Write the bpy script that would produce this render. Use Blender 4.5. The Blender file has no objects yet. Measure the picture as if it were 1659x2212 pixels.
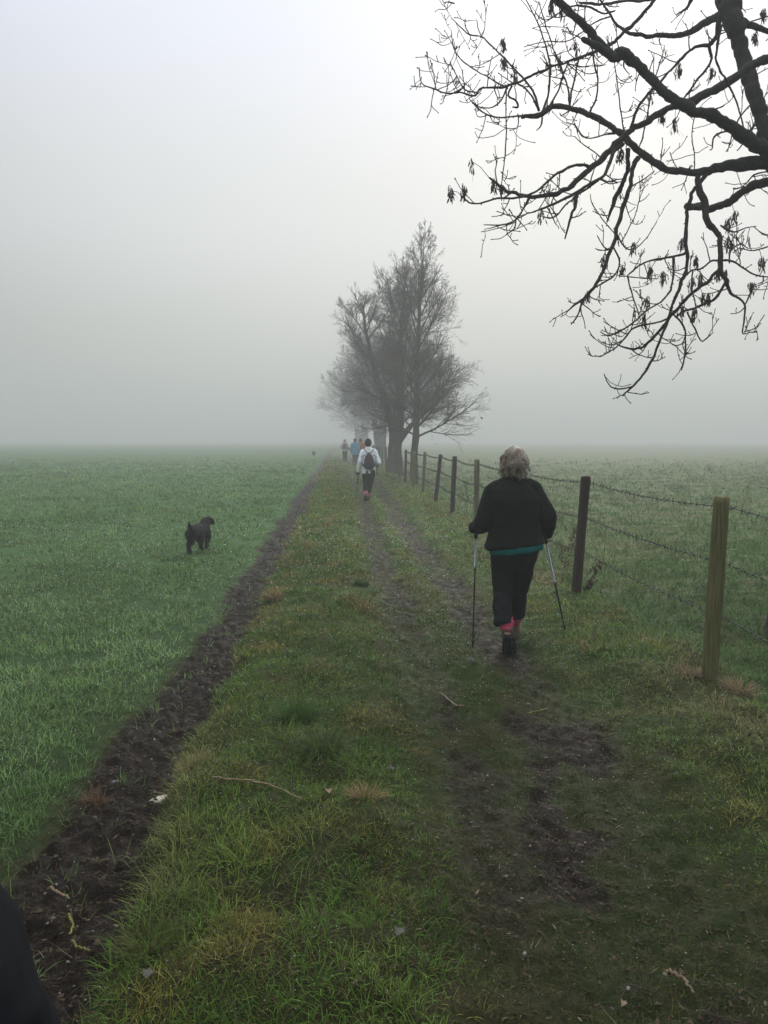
import bpy, math, random
import numpy as np
from mathutils import Vector, Matrix
PI = math.pi
rng = np.random.default_rng(7)
random.seed(7)
sc = bpy.context.scene
COL = sc.collection

# ---------------------------------------------------------------- camera
EYE = 1.62
PITCH = math.radians(5.18)
cam_d = bpy.data.cameras.new("camera")
cam = bpy.data.objects.new("camera", cam_d)
COL.objects.link(cam)
cam.location = (0, 0, EYE)
cam.rotation_euler = (PI / 2 - PITCH, 0, 0)
cam_d.sensor_fit = 'VERTICAL'
cam_d.sensor_height = 24.0
cam_d.lens = 24.0 * 1722 / 2212
cam_d.clip_start = 0.05
cam_d.clip_end = 2000
sc.camera = cam

# ---------------------------------------------------------------- world
SUN_EL, SUN_AZ = math.radians(30), math.radians(15)      # azimuth clockwise from +Y
world = bpy.data.worlds.new("World")
sc.world = world
world.use_nodes = True
wn, wl = world.node_tree.nodes, world.node_tree.links
wn.clear()
def N(t, **k):
    n = wn.new(t)
    for a, b in k.items(): setattr(n, a, b)
    return n
out = N('ShaderNodeOutputWorld'); bg = N('ShaderNodeBackground')
wl.new(bg.outputs[0], out.inputs[0])
geo = N('ShaderNodeTexCoord')
nrm = N('ShaderNodeVectorMath', operation='NORMALIZE'); wl.new(geo.outputs['Generated'], nrm.inputs[0])
sep = N('ShaderNodeSeparateXYZ'); wl.new(nrm.outputs[0], sep.inputs[0])
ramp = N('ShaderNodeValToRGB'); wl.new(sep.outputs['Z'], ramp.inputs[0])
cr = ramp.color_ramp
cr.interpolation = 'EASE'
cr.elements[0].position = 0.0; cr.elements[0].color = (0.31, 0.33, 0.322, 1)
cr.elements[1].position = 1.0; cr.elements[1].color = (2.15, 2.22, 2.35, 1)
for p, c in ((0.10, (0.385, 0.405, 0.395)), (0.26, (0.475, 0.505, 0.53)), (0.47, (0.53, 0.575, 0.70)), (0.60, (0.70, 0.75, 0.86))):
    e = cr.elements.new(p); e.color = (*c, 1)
sd = (math.sin(SUN_AZ) * math.cos(SUN_EL), math.cos(SUN_AZ) * math.cos(SUN_EL), math.sin(SUN_EL))
dot = N('ShaderNodeVectorMath', operation='DOT_PRODUCT'); wl.new(nrm.outputs[0], dot.inputs[0]); dot.inputs[1].default_value = sd
mr = N('ShaderNodeMapRange'); wl.new(dot.outputs['Value'], mr.inputs[0])
mr.inputs[1].default_value = 0.50; mr.inputs[2].default_value = 1.0; mr.inputs[3].default_value = 0.0; mr.inputs[4].default_value = 1.0
mr.interpolation_type = 'SMOOTHERSTEP'
glow = N('ShaderNodeMix', data_type='RGBA', blend_type='ADD'); glow.inputs['Factor'].default_value = 1.0
gm = N('ShaderNodeMix', data_type='RGBA', blend_type='MULTIPLY'); gm.inputs['Factor'].default_value = 1.0
wl.new(mr.outputs[0], gm.inputs['A']); gm.inputs['B'].default_value = (0.34, 0.335, 0.315, 1)
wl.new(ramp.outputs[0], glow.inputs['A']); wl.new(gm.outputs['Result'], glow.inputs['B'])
sky = N('ShaderNodeTexSky', sky_type='NISHITA', sun_disc=False, sun_elevation=SUN_EL, sun_rotation=SUN_AZ)
sky.air_density = 1.0; sky.dust_density = 6.0; sky.ozone_density = 1.0
sm = N('ShaderNodeMix', data_type='RGBA', blend_type='MULTIPLY'); sm.inputs['Factor'].default_value = 1.0
wl.new(sky.outputs[0], sm.inputs['A']); sm.inputs['B'].default_value = (0.006, 0.006, 0.006, 1)
tot = N('ShaderNodeMix', data_type='RGBA', blend_type='ADD'); tot.inputs['Factor'].default_value = 1.0
wl.new(glow.outputs['Result'], tot.inputs['A']); wl.new(sm.outputs['Result'], tot.inputs['B'])
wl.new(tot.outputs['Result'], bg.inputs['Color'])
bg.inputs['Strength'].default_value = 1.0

sun_d = bpy.data.lights.new("sun", 'SUN')
sun_d.energy = 1.5; sun_d.angle = math.radians(16); sun_d.color = (1.0, 0.95, 0.87)
sun = bpy.data.objects.new("sun", sun_d); COL.objects.link(sun)
sun.rotation_euler = Vector(sd).to_track_quat('Z', 'Y').to_euler()

sc.view_settings.view_transform = 'Standard'
sc.view_settings.look = 'None'
sc.view_settings.exposure = 0.0
sc.view_settings.gamma = 1.0
sc.cycles.max_bounces = 6
sc.cycles.volume_bounces = 1
sc.cycles.diffuse_bounces = 2
sc.cycles.glossy_bounces = 2
sc.cycles.transmission_bounces = 2
sc.cycles.transparent_max_bounces = 4
sc.cycles.use_denoising = True
try:
    sc.cycles.denoiser = 'OPENIMAGEDENOISE'
    sc.cycles.denoising_input_passes = 'RGB_ALBEDO_NORMAL'
    sc.cycles.denoising_prefilter = 'ACCURATE'
except Exception:
    pass
sc.cycles.use_adaptive_sampling = False
sc.cycles.adaptive_threshold = 0.02

# ---------------------------------------------------------------- noise
def _hash(i, s):
    i = (i.astype(np.int64) * 374761393 + s * 668265263) & 0x7fffffff
    i = ((i ^ (i >> 13)) * 1274126177) & 0x7fffffff
    return ((i ^ (i >> 16)) & 0xffff) / 65535.0
def vnoise(x, y, z=None, seed=0):
    x = np.asarray(x, float); y = np.asarray(y, float)
    xi, yi = np.floor(x), np.floor(y)
    fx, fy = x - xi, y - yi
    fx = fx * fx * (3 - 2 * fx); fy = fy * fy * (3 - 2 * fy)
    if z is None:
        def g(a, b): return _hash((xi + a) * 1 + (yi + b) * 57131 , seed)
        return ((g(0,0)*(1-fx)+g(1,0)*fx)*(1-fy)+(g(0,1)*(1-fx)+g(1,1)*fx)*fy)*2-1
    zi = np.floor(z); fz = z - zi; fz = fz * fz * (3 - 2 * fz)
    def g(a, b, c): return _hash((xi + a) + (yi + b) * 57131 + (zi + c) * 911237, seed)
    def pl(c): return ((g(0,0,c)*(1-fx)+g(1,0,c)*fx)*(1-fy)+(g(0,1,c)*(1-fx)+g(1,1,c)*fx)*fy)
    return (pl(0)*(1-fz)+pl(1)*fz)*2-1
def fbm(x, y, oct=4, seed=0, z=None):
    t = 0; a = 0.5; f = 1.0
    for k in range(oct):
        t = t + a * vnoise(x*f+17.3*k, y*f-9.1*k, None if z is None else z*f+3.7*k, seed+k)
        a *= 0.5; f *= 2.03
    return t
def sstep(a, b, x):
    t = np.clip((x - a) / (b - a), 0, 1); return t*t*(3-2*t)

# ---------------------------------------------------------------- ground shape
SLOPE = 0.058                       # the track heads slightly left of +Y
def uof(x, y): return x + SLOPE * y
def zones(x, y):
    """field, furrow, verge, rut, middle, bank, pasture weights"""
    u = uof(x, y)
    w = 0.12*fbm(x*1.3, y*1.3, 3, 11) + 0.09*fbm(x*4, y*4, 2, 12)
    uu = u + w
    k = np.clip(y-16, 0, 40)*0.006
    uf = uu + 0.12*fbm(x*2.1+9, y*1.2, 3, 131)
    lb = -0.10*(1-sstep(2.2, 6.0, y))
    furrow = sstep(-1.27+lb, -1.08+lb, uf) * (1 - sstep(-0.82, -0.70, uf))
    field = 1 - sstep(-1.27+lb, -1.08+lb, uf)
    c1 = 0.62 + k; c2 = 1.30 + k*1.5
    near = 1 - sstep(2.6, 5.5, y)
    r1 = np.exp(-((uu-c1)/(0.20+0.03*near))**4)*(1-.45*near)
    r2 = np.exp(-((uu-c2+0.18*near)/(0.24+0.16*near))**4)
    rut = np.clip(np.maximum(r1*0.9, r2), 0, 1)
    patch = sstep(-0.02, 0.22, fbm(x*1.9, y*1.4, 4, 31)) 
    pasture = sstep(2.50, 2.75, uu)
    return u, uu, field, furrow, rut, patch, pasture, near
def ground_z(x, y, fine=True):
    x = np.asarray(x, float); y = np.asarray(y, float)
    u, uu, field, furrow, rut, patch, pasture, near = zones(x, y)
    z = 0.07*sstep(-0.80, -0.62, uu)*(1-sstep(0.1, 0.5, uu))
    z = z - 0.035*furrow - 0.02*field
    z = z - 0.065*rut
    z = z + 0.05*sstep(1.7, 2.1, uu)*(1-pasture)
    z = z - 0.20*sstep(2.55, 3.2, uu)*(1-sstep(3.3, 5.0, uu)) - 0.10*sstep(3.2, 5.0, uu)
    z = z + 0.05*fbm(x*0.35, y*0.35, 3, 3)
    z = z + 0.05*fbm(x*2.3, y*2.3, 3, 5)*(0.4+0.8*pasture+1.3*(1-furrow)*(1-field)*(1-rut))
    if fine:
        tus = np.clip(fbm(x*1.1, y*0.8, 3, 41), 0, 1)
        z = z + 0.16*tus*pasture
        clod = np.abs(fbm(x*9, y*9, 3, 21))
        fade = 1/(1+np.hypot(x, y)/14)
        z = z + (clod*0.042+0.034*fbm(x*24, y*24, 3, 28))*furrow + 0.03*fbm(x*11, y*11, 3, 24)*np.clip(rut+0.3*patch, 0, 1)*fade*1.6
        z = z + 0.010*fbm(x*30, y*30, 3, 27)*fade
    z = z * (1-sstep(150, 300, np.hypot(x, y))*0.7)
    return z
def gz(x, y): return float(ground_z(np.array([x]), np.array([y]))[0])
def pix_ground(px, py):
    """photo pixel (1659 wide frame) -> point on level ground"""
    cx, cy = (px-829.5)/1722, -(py-1106)/1722
    d = Vector((cx, math.cos(PITCH) + cy*math.sin(PITCH), -math.sin(PITCH) + cy*math.cos(PITCH)))
    t = EYE / -d.z
    return d.x*t, d.y*t

# ---------------------------------------------------------------- mesh helpers
def new_obj(name, me, mats=None, parent=None, label=None, cat=None, group=None, kind=None, smooth=True):
    o = bpy.data.objects.new(name, me); COL.objects.link(o)
    for m in (mats if isinstance(mats, (list, tuple)) else [mats] if mats else []): me.materials.append(m)
    if smooth and len(me.polygons): me.polygons.foreach_set('use_smooth', np.ones(len(me.polygons), bool))
    if parent: o.parent = parent
    tag(o, label, cat, group, kind)
    return o
def tag(o, label=None, cat=None, group=None, kind=None):
    if label: o['label'] = label
    if cat: o['category'] = cat
    if group: o['group'] = group
    if kind: o['kind'] = kind
def empty(name, loc, rz=0, **k):
    o = bpy.data.objects.new(name, None); COL.objects.link(o); o.empty_display_size = 0.1
    o.location = loc; o.rotation_euler = (0, 0, rz); tag(o, **k); return o
def mesh_np(name, V, loops, sizes, col=None, mi=None):
    me = bpy.data.meshes.new(name)
    V = np.ascontiguousarray(V, np.float32)
    me.vertices.add(len(V)); me.vertices.foreach_set('co', V.ravel())
    loops = np.ascontiguousarray(loops, np.int32).ravel(); sizes = np.asarray(sizes, np.int32)
    me.loops.add(len(loops)); me.loops.foreach_set('vertex_index', loops)
    st = np.zeros(len(sizes), np.int32); st[1:] = np.cumsum(sizes)[:-1]
    me.polygons.add(len(sizes)); me.polygons.foreach_set('loop_start', st)
    try: me.polygons.foreach_set('loop_total', sizes)
    except Exception: pass
    if mi is not None: me.polygons.foreach_set('material_index', np.asarray(mi, np.int32))
    if col is not None:
        a = me.color_attributes.new('Col', 'FLOAT_COLOR', 'POINT')
        c = np.ones((len(V), 4), np.float32); c[:, :col.shape[1]] = col
        a.data.foreach_set('color', c.ravel())
    me.update(calc_edges=True); me.validate()
    return me
class MB:
    """collects tubes, boxes and loose faces into ONE mesh"""
    def __init__(s): s.V = []; s.F = []; s.C = []; s.n = 0; s.M = []
    def add(s, V, F, col=None, mi=0):
        V = np.asarray(V, float); s.V.append(V)
        for f in F: s.F.append([i + s.n for i in f]); s.M.append(mi)
        s.C.append(np.tile(col if col is not None else (1, 1, 1), (len(V), 1)) if col is None or np.ndim(col) == 1 else col)
        s.n += len(V)
    def tube(s, P, R, sides=6, col=None, cap=True, mi=0, sq=None):
        P = np.asarray(P, float); n = len(P)
        R = np.full(n, R, float) if np.ndim(R) == 0 else np.asarray(R, float)
        T = np.gradient(P, axis=0); T /= np.linalg.norm(T, axis=1)[:, None] + 1e-12
        a = np.array([0, 0, 1.0]) if abs(T[0, 2]) < 0.9 else np.array([1.0, 0, 0])
        U = np.empty_like(P)
        u = np.cross(T[0], a); u /= np.linalg.norm(u)
        for i in range(n):
            u = u - T[i]*np.dot(u, T[i]); u /= np.linalg.norm(u) + 1e-12; U[i] = u
        W = np.cross(T, U)
        th = np.arange(sides)*2*PI/sides
        V = (P[:, None, :] + R[:, None, None]*(np.cos(th)[None, :, None]*U[:, None, :] + np.sin(th)[None, :, None]*W[:, None, :]*(sq or 1))).reshape(-1, 3)
        F = []
        for i in range(n-1):
            b = i*sides
            for k in range(sides):
                k2 = (k+1) % sides
                F.append([b+k, b+k2, b+sides+k2, b+sides+k])
        if cap:
            F.append(list(range(sides-1, -1, -1))); F.append(list(range((n-1)*sides, n*sides)))
        s.add(V, F, col, mi)
    def box(s, c, d, col=None, rz=0, mi=0):
        x, y, z = np.array(d)/2
        V = np.array([[-x,-y,-z],[x,-y,-z],[x,y,-z],[-x,y,-z],[-x,-y,z],[x,-y,z],[x,y,z],[-x,y,z]])
        if rz: V = V @ np.array([[math.cos(rz), math.sin(rz), 0], [-math.sin(rz), math.cos(rz), 0], [0, 0, 1]])
        s.add(V + np.array(c), [[0,3,2,1],[4,5,6,7],[0,1,5,4],[1,2,6,5],[2,3,7,6],[3,0,4,7]], col, mi)
    def ell(s, c, r, nu=12, nv=8, col=None, rot=None, mi=0):
        V = []
        for j in range(1, nv):
            t = PI*j/nv
            for i in range(nu):
                a = 2*PI*i/nu
                V.append((math.sin(t)*math.cos(a), math.sin(t)*math.sin(a), math.cos(t)))
        V.append((0, 0, 1)); V.append((0, 0, -1))
        V = np.array(V)*np.array(r)
        if rot is not None: V = V @ np.array(rot.to_matrix()).T
        F = []
        for j in range(nv-2):
            for i in range(nu):
                i2 = (i+1) % nu
                F.append([j*nu+i, (j+1)*nu+i, (j+1)*nu+i2, j*nu+i2])
        top, bot = (nv-1)*nu, (nv-1)*nu+1
        for i in range(nu):
            i2 = (i+1) % nu
            F.append([top, i, i2]); F.append([bot, (nv-2)*nu+i2, (nv-2)*nu+i])
        s.add(V + np.array(c), F, col, mi)
    def mesh(s, name, col=False):
        V = np.concatenate(s.V); sizes = [len(f) for f in s.F]
        loops = np.fromiter((i for f in s.F for i in f), np.int32, sum(sizes))
        return mesh_np(name, V, loops, sizes, np.concatenate(s.C) if col else None, s.M)
    def build(s, name, mats, parent=None, col=False, **k):
        return new_obj(name, s.mesh(name, col), mats, parent, **k)
def remeshed(name, mb, voxel, smooth=6, fold=None):
    """fuse overlapping shapes into one continuous skin"""
    tmp = bpy.data.objects.new("tmp", mb.mesh("tmp")); COL.objects.link(tmp)
    m = tmp.modifiers.new("r", 'REMESH'); m.mode = 'VOXEL'; m.voxel_size = voxel
    if smooth:
        m2 = tmp.modifiers.new("s", 'SMOOTH'); m2.factor = 0.5; m2.iterations = smooth
    dg = bpy.context.evaluated_depsgraph_get()
    me = bpy.data.meshes.new_from_object(tmp.evaluated_get(dg))
    me.name = name
    bpy.data.objects.remove(tmp)
    if fold:
        n = len(me.vertices)
        co = np.empty(n*3, np.float32); me.vertices.foreach_get('co', co); co = co.reshape(-1, 3).astype(float)
        no = np.empty(n*3, np.float32); me.vertices.foreach_get('normal', no); no = no.reshape(-1, 3)
        d = fold(co)
        co = co + no*d[:, None]
        me.vertices.foreach_set('co', co.astype(np.float32).ravel()); me.update()
    return me

# ---------------------------------------------------------------- materials
def mat(name, col, rough=0.8, var=0.25, scale=20, bump=0.3, bscale=60, attr=False, spec=0.3, metal=0, col2=None, stretch=None, trans=0, bdist=0.004, sheen=0):
    m = bpy.data.materials.new(name); m.use_nodes = True
    n, l = m.node_tree.nodes, m.node_tree.links
    b = n['Principled BSDF']; o = n['Material Output']
    b.inputs['Roughness'].default_value = rough; b.inputs['Metallic'].default_value = metal
    b.inputs['Specular IOR Level'].default_value = spec
    if sheen: b.inputs['Sheen Weight'].default_value = sheen
    tc = n.new('ShaderNodeTexCoord'); mp = n.new('ShaderNodeMapping'); l.new(tc.outputs['Object'], mp.inputs[0])
    if stretch: mp.inputs['Scale'].default_value = stretch
    nt = n.new('ShaderNodeTexNoise'); nt.inputs['Scale'].default_value = scale; nt.inputs['Detail'].default_value = 5
    l.new(mp.outputs[0], nt.inputs['Vector'])
    mx = n.new('ShaderNodeMix'); mx.data_type = 'RGBA'
    r = n.new('ShaderNodeMapRange'); l.new(nt.outputs['Fac'], r.inputs[0]); r.inputs[1].default_value = 0.32; r.inputs[2].default_value = 0.68
    l.new(r.outputs[0], mx.inputs['Factor'])
    c2 = col2 or tuple(c*(1-var) for c in col); c1 = col if col2 else tuple(min(1, c*(1+var)) for c in col)
    mx.inputs['A'].default_value = (*c1, 1); mx.inputs['B'].default_value = (*c2, 1)
    src = mx.outputs['Result']
    if attr:
        at = n.new('ShaderNodeAttribute'); at.attribute_name = 'Col'
        mm = n.new('ShaderNodeMix'); mm.data_type = 'RGBA'; mm.blend_type = 'MULTIPLY'; mm.inputs['Factor'].default_value = 1
        l.new(src, mm.inputs['A']); l.new(at.outputs['Color'], mm.inputs['B']); src = mm.outputs['Result']
    l.new(src, b.inputs['Base Color'])
    if bump:
        nb = n.new('ShaderNodeTexNoise'); nb.inputs['Scale'].default_value = bscale; nb.inputs['Detail'].default_value = 6
        l.new(mp.outputs[0], nb.inputs['Vector'])
        bp = n.new('ShaderNodeBump'); bp.inputs['Strength'].default_value = bump; bp.inputs['Distance'].default_value = bdist
        l.new(nb.outputs['Fac'], bp.inputs['Height']); l.new(bp.outputs[0], b.inputs['Normal'])
    if trans:
        t = n.new('ShaderNodeBsdfTranslucent'); l.new(src, t.inputs[0])
        ms = n.new('ShaderNodeMixShader'); ms.inputs[0].default_value = trans
        l.new(b.outputs[0], ms.inputs[1]); l.new(t.outputs[0], ms.inputs[2]); l.new(ms.outputs[0], o.inputs['Surface'])
    return m
# ================================================================ GROUND
def ground():
    fr = np.radians(np.arange(-36, 36.01, 0.13))
    rest = np.radians(np.concatenate([np.arange(40, 320.1, 4.0)]))
    ang = np.concatenate([fr, rest])                  # clockwise from +Y
    na = len(ang)
    r = np.concatenate([[0.25], np.geomspace(0.6, 1.5, 8)[:-1], np.geomspace(1.5, 60, 640)[:-1], np.geomspace(60, 900, 60)])
    nr = len(r)
    X = r[:, None]*np.sin(ang)[None, :]; Y = r[:, None]*np.cos(ang)[None, :]
    x, y = X.ravel(), Y.ravel()
    z = ground_z(x, y)
    u, uu, field, furrow, rut, patch, pasture, near = zones(x, y)
    mud = np.clip(furrow + rut*(0.75+0.25*patch) + 0.4*patch*near*sstep(0.0, 0.5, uu)*(1-sstep(1.7, 2.1, uu)), 0, 1)
    mud = np.maximum(mud, sstep(2.62, 2.85, uu)*(1-sstep(2.9, 3.25, uu))*0.5*sstep(-0.1, .2, fbm(x*1.5, y*.7, 3, 77)))
    straw = sstep(0.0, 0.35, fbm(x*2.3, y*1.6, 4, 51))
    crop = field
    col = np.stack([mud, straw*(1-field), crop], 1)
    V = np.concatenate([np.stack([x, y, z], 1), [[0, 0, gz(0, 0)]]])
    col = np.concatenate([col, [[0.5, 0, 0]]])
    i = np.arange(nr-1)[:, None]; j = np.arange(na)[None, :]; j2 = (j+1) % na
    Q = np.stack([i*na+j, i*na+j2, (i+1)*na+j2, (i+1)*na+j], -1)[..., ::-1].reshape(-1)
    T = np.stack([np.full(na, len(x)), (np.arange(na)+1) % na, np.arange(na)], -1)[..., ::-1].reshape(-1)
    me = mesh_np("ground", V, np.concatenate([Q, T]), np.concatenate([np.full((nr-1)*na, 4), np.full(na, 3)]), col)
    m = bpy.data.materials.new("wet_earth_and_turf"); m.use_nodes = True
    n, l = m.node_tree.nodes, m.node_tree.links; b = n['Principled BSDF']
    at = n.new('ShaderNodeAttribute'); at.attribute_name = 'Col'
    sp = n.new('ShaderNodeSeparateColor'); l.new(at.outputs['Color'], sp.inputs[0])
    tc = n.new('ShaderNodeTexCoord')
    def noise(s, d=6, rough=0.6):
        t = n.new('ShaderNodeTexNoise'); t.inputs['Scale'].default_value = s; t.inputs['Detail'].default_value = d; t.inputs['Roughness'].default_value = rough
        l.new(tc.outputs['Object'], t.inputs['Vector']); return t.outputs['Fac']
    def rmp(f, stops):
        r_ = n.new('ShaderNodeValToRGB'); l.new(f, r_.inputs[0]); e = r_.color_ramp.elements
        e[0].position, e[0].color = stops[0][0], (*stops[0][1], 1); e[1].position, e[1].color = stops[-1][0], (*stops[-1][1], 1)
        for p, c in stops[1:-1]: q = e.new(p); q.color = (*c, 1)
        return r_.outputs[0]
    def mix(f, a, c):
        x_ = n.new('ShaderNodeMix'); x_.data_type = 'RGBA'; l.new(f, x_.inputs['Factor']); l.new(a, x_.inputs['A']); l.new(c, x_.inputs['B']); return x_.outputs['Result']
    fine = noise(70, 8, .7); med = noise(9, 6, .65)
    mudc = rmp(fine, [(.3, (.004, .0028, .0019)), (.5, (.013, .0086, .0056)), (.64, (.027, .0185, .0125)), (.80, (.07, .053, .038))])
    turf = rmp(med, [(.3, (.024, .055, .009)), (.5, (.050, .095, .018)), (.7, (.090, .115, .030))])
    strw = rmp(fine, [(.3, (.045, .036, .014)), (.7, (.15, .12, .055))])
    crp = rmp(med, [(.3, (.035, .085, .022)), (.7, (.065, .13, .040))])
    s2 = n.new('ShaderNodeMath'); s2.operation = 'MULTIPLY'; l.new(sp.outputs['Green'], s2.inputs[0]); s2.inputs[1].default_value = 0.5
    c = mix(s2.outputs[0], turf, strw); c = mix(sp.outputs['Blue'], c, crp)
    # turf bare patches seen between blades
    md = n.new('ShaderNodeMath'); md.operation = 'MAXIMUM'; l.new(sp.outputs['Red'], md.inputs[0])
    cd = n.new('ShaderNodeCameraData')
    geo_ = n.new('ShaderNodeNewGeometry'); ln = n.new('ShaderNodeVectorMath'); ln.operation = 'LENGTH'; l.new(geo_.outputs['Position'], ln.inputs[0])
    nearm = n.new('ShaderNodeMapRange'); l.new(ln.outputs['Value'], nearm.inputs[0]); nearm.inputs[1].default_value = 2.5; nearm.inputs[2].default_value = 13; nearm.inputs[3].default_value = 0.75; nearm.inputs[4].default_value = 0.0
    l.new(nearm.outputs[0], md.inputs[1])
    n.remove(cd)
    c = mix(md.outputs[0], c, mudc)
    l.new(c, b.inputs['Base Color'])
    rr = n.new('ShaderNodeMapRange'); l.new(noise(14, 4), rr.inputs[0]); rr.inputs[1].default_value = .35; rr.inputs[2].default_value = .65; rr.inputs[3].default_value = .42; rr.inputs[4].default_value = .95
    l.new(rr.outputs[0], b.inputs['Roughness']); sx = n.new('ShaderNodeMapRange'); l.new(sp.outputs['Red'], sx.inputs[0]); sx.inputs[3].default_value = .04; sx.inputs[4].default_value = .085; l.new(sx.outputs[0], b.inputs['Specular IOR Level'])
    bp = n.new('ShaderNodeBump'); bp.inputs['Strength'].default_value = 0.9; bp.inputs['Distance'].default_value = 0.02
    bp2 = n.new('ShaderNodeBump'); bp2.inputs['Strength'].default_value = 0.8; bp2.inputs['Distance'].default_value = 0.006
    l.new(noise(28, 6, .7), bp.inputs['Height']); l.new(noise(130, 5, .7), bp2.inputs['Height']); l.new(bp.outputs[0], bp2.inputs['Normal']); l.new(bp2.outputs[0], b.inputs['Normal'])
    new_obj("ground", me, m, label="level farmland with a muddy twin rutted track, bare furrow and turf", kind='structure')
ground()

def grass_mat(name, rough, trans):
    m = mat(name, (1, 1, 1), rough=rough, var=0.0, bump=0, attr=True, spec=0.09, trans=trans)
    return m
GM = grass_mat("grass_blade", 0.5, 0.35)
DEW = mat("dew_drop", (0.8, 0.84, 0.85), rough=0.08, var=0, bump=0, spec=1.0)

def blade_arrays(px, py, pz, L, W, az, lean, curl, col):
    """7-vertex bent blades"""
    n = len(px)
    d = np.stack([np.cos(az), np.sin(az)], 1); s = np.stack([-np.sin(az), np.cos(az)], 1)
    tw = rng.uniform(-.8, .8, n); sd_ = s*np.cos(tw)[:, None] + d*np.sin(tw)[:, None]
    V = np.empty((n, 7, 3), np.float32)
    for k, t in enumerate((0.0, 0.38, 0.72, 1.0)):
        a = lean + curl*t
        # arc integration approx
        hx = L*t*np.sin(lean + curl*t*0.5); hz = L*t*np.cos(lean + curl*t*0.5)
        c = np.stack([px + d[:, 0]*hx, py + d[:, 1]*hx, pz + hz], 1)
        w = W*(1.0, 0.9, 0.6, 0)[k]*0.5
        if k < 3:
            V[:, 2*k, :] = c; V[:, 2*k, :2] -= sd_*w[:, None]
            V[:, 2*k+1, :] = c; V[:, 2*k+1, :2] += sd_*w[:, None]
        else: V[:, 6, :] = c
    C = np.repeat(col[:, None, :], 7, 1).astype(np.float32)
    return V, C
def blades_obj(name, parts, dew, label, cat):
    V = np.concatenate([p[0] for p in parts]); C = np.concatenate([p[1] for p in parts])
    n = len(V); base = np.arange(n)[:, None]*7
    loops = (base + np.array([[0, 1, 3, 2, 2, 3, 5, 4, 4, 5, 6]])).ravel()
    sizes = np.tile([4, 4, 3], n)
    V = V.reshape(-1, 3); C = C.reshape(-1, 3); mi = np.zeros(len(sizes), np.int32)
    if dew is not None:
        c, r = dew; k = len(c)
        O = np.array([[1,0,0],[-1,0,0],[0,1,0],[0,-1,0],[0,0,1],[0,0,-1]], np.float32)
        DV = (c[:, None, :] + O[None]*r[:, None, None]).reshape(-1, 3)
        F = np.array([0,2,4, 2,1,4, 1,3,4, 3,0,4, 2,0,5, 1,2,5, 3,1,5, 0,3,5])
        DL = (len(V) + np.arange(k)[:, None]*6 + F[None]).ravel()
        V = np.concatenate([V, DV]); C = np.concatenate([C, np.ones((len(DV), 3))])
        loops = np.concatenate([loops, DL]); sizes = np.concatenate([sizes, np.full(k*8, 3)]); mi = np.concatenate([mi, np.ones(k*8, np.int32)])
    me = mesh_np(name, V, loops, sizes, C, mi)
    return new_obj(name, me, [GM, DEW], label=label, cat=cat, kind='stuff')

def lerp3(a, b, t): return np.asarray(a)[None]*(1-t)[:, None] + np.asarray(b)[None]*t[:, None]
def tufts(n, d0, d1, prob, per, style, xr=None):
    """scatter tufts log-uniformly in distance; prob(x,y)->accept"""
    d = np.exp(rng.uniform(math.log(d0), math.log(d1), n))
    x = rng.uniform(-1, 1, n)*(0.56*d + 1.3)
    y = d
    if xr is not None:
        lo, hi = xr; u = rng.uniform(0, 1, n)
        L_ = -(0.56*d+1.3); R_ = (0.56*d+1.3)
        a = np.maximum(L_, lo - SLOPE*y); b_ = np.minimum(R_, hi - SLOPE*y)
        x = a + u*(b_-a); ok = b_ > a
        x, y, d = x[ok], y[ok], d[ok]
    p = prob(x, y); ok = rng.uniform(0, 1, len(x)) < p
    x, y, d = x[ok], y[ok], d[ok]
    X = np.repeat(x, per); Y = np.repeat(y, per); D = np.repeat(d, per); m = len(X)
    sz = style['spread']*(1+D/14)
    az = rng.uniform(0, 2*PI, m); rr = np.sqrt(rng.uniform(0, 1, m))*sz
    X = X + np.cos(az)*rr; Y = Y + np.sin(az)*rr
    Z = ground_z(X, Y) - 0.006
    tl = np.repeat(rng.uniform(0.65, 1.3, len(x)), per)*np.repeat(style['len'](x, y), per)
    L = tl*rng.uniform(0.55, 1.15, m)*(1+D/60)
    W = np.maximum(style['w']*rng.uniform(.7, 1.3, m), D*0.00085)
    lean = style['lean']*rng.uniform(0.1, 1.3, m); curl = style['curl']*rng.uniform(0.2, 1.4, m)
    az2 = az + rng.normal(0, 0.7, m)
    tc = style['col'](x, y); tc = np.repeat(tc, per, 0)
    tc = tc*(1+.45*np.repeat(fbm(x*.45, y*.22, 3, 201), per))[:, None]
    c = tc*rng.uniform(0.35, 1.75, m)[:, None]*np.repeat(rng.uniform(.7, 1.3, len(x)), per)[:, None]
    dead = rng.uniform(0, 1, m) < style.get('dead', 0.06)
    c[dead] = np.array([0.15, 0.115, 0.05])*rng.uniform(.5, 1.2, dead.sum())[:, None]
    Vb, Cb = blade_arrays(X, Y, Z, L, W, az2, lean, curl, c)
    dw = None
    if style.get('dew'):
        q = (rng.uniform(0, 1, m) < style['dew']) & (D < 16)
        k = rng.integers(2, 7, q.sum())
        dc = Vb[q][np.arange(q.sum()), k] + np.array([0, 0, 0.001])
        dw = (dc, np.maximum(0.0013, D[q]*0.00050)*rng.uniform(.5, 1.3, q.sum()))
    return (Vb, Cb), dw
def join_dew(L):
    L = [a for a in L if a is not None]
    return (np.concatenate([a[0] for a in L]), np.concatenate([a[1] for a in L])) if L else None

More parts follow.
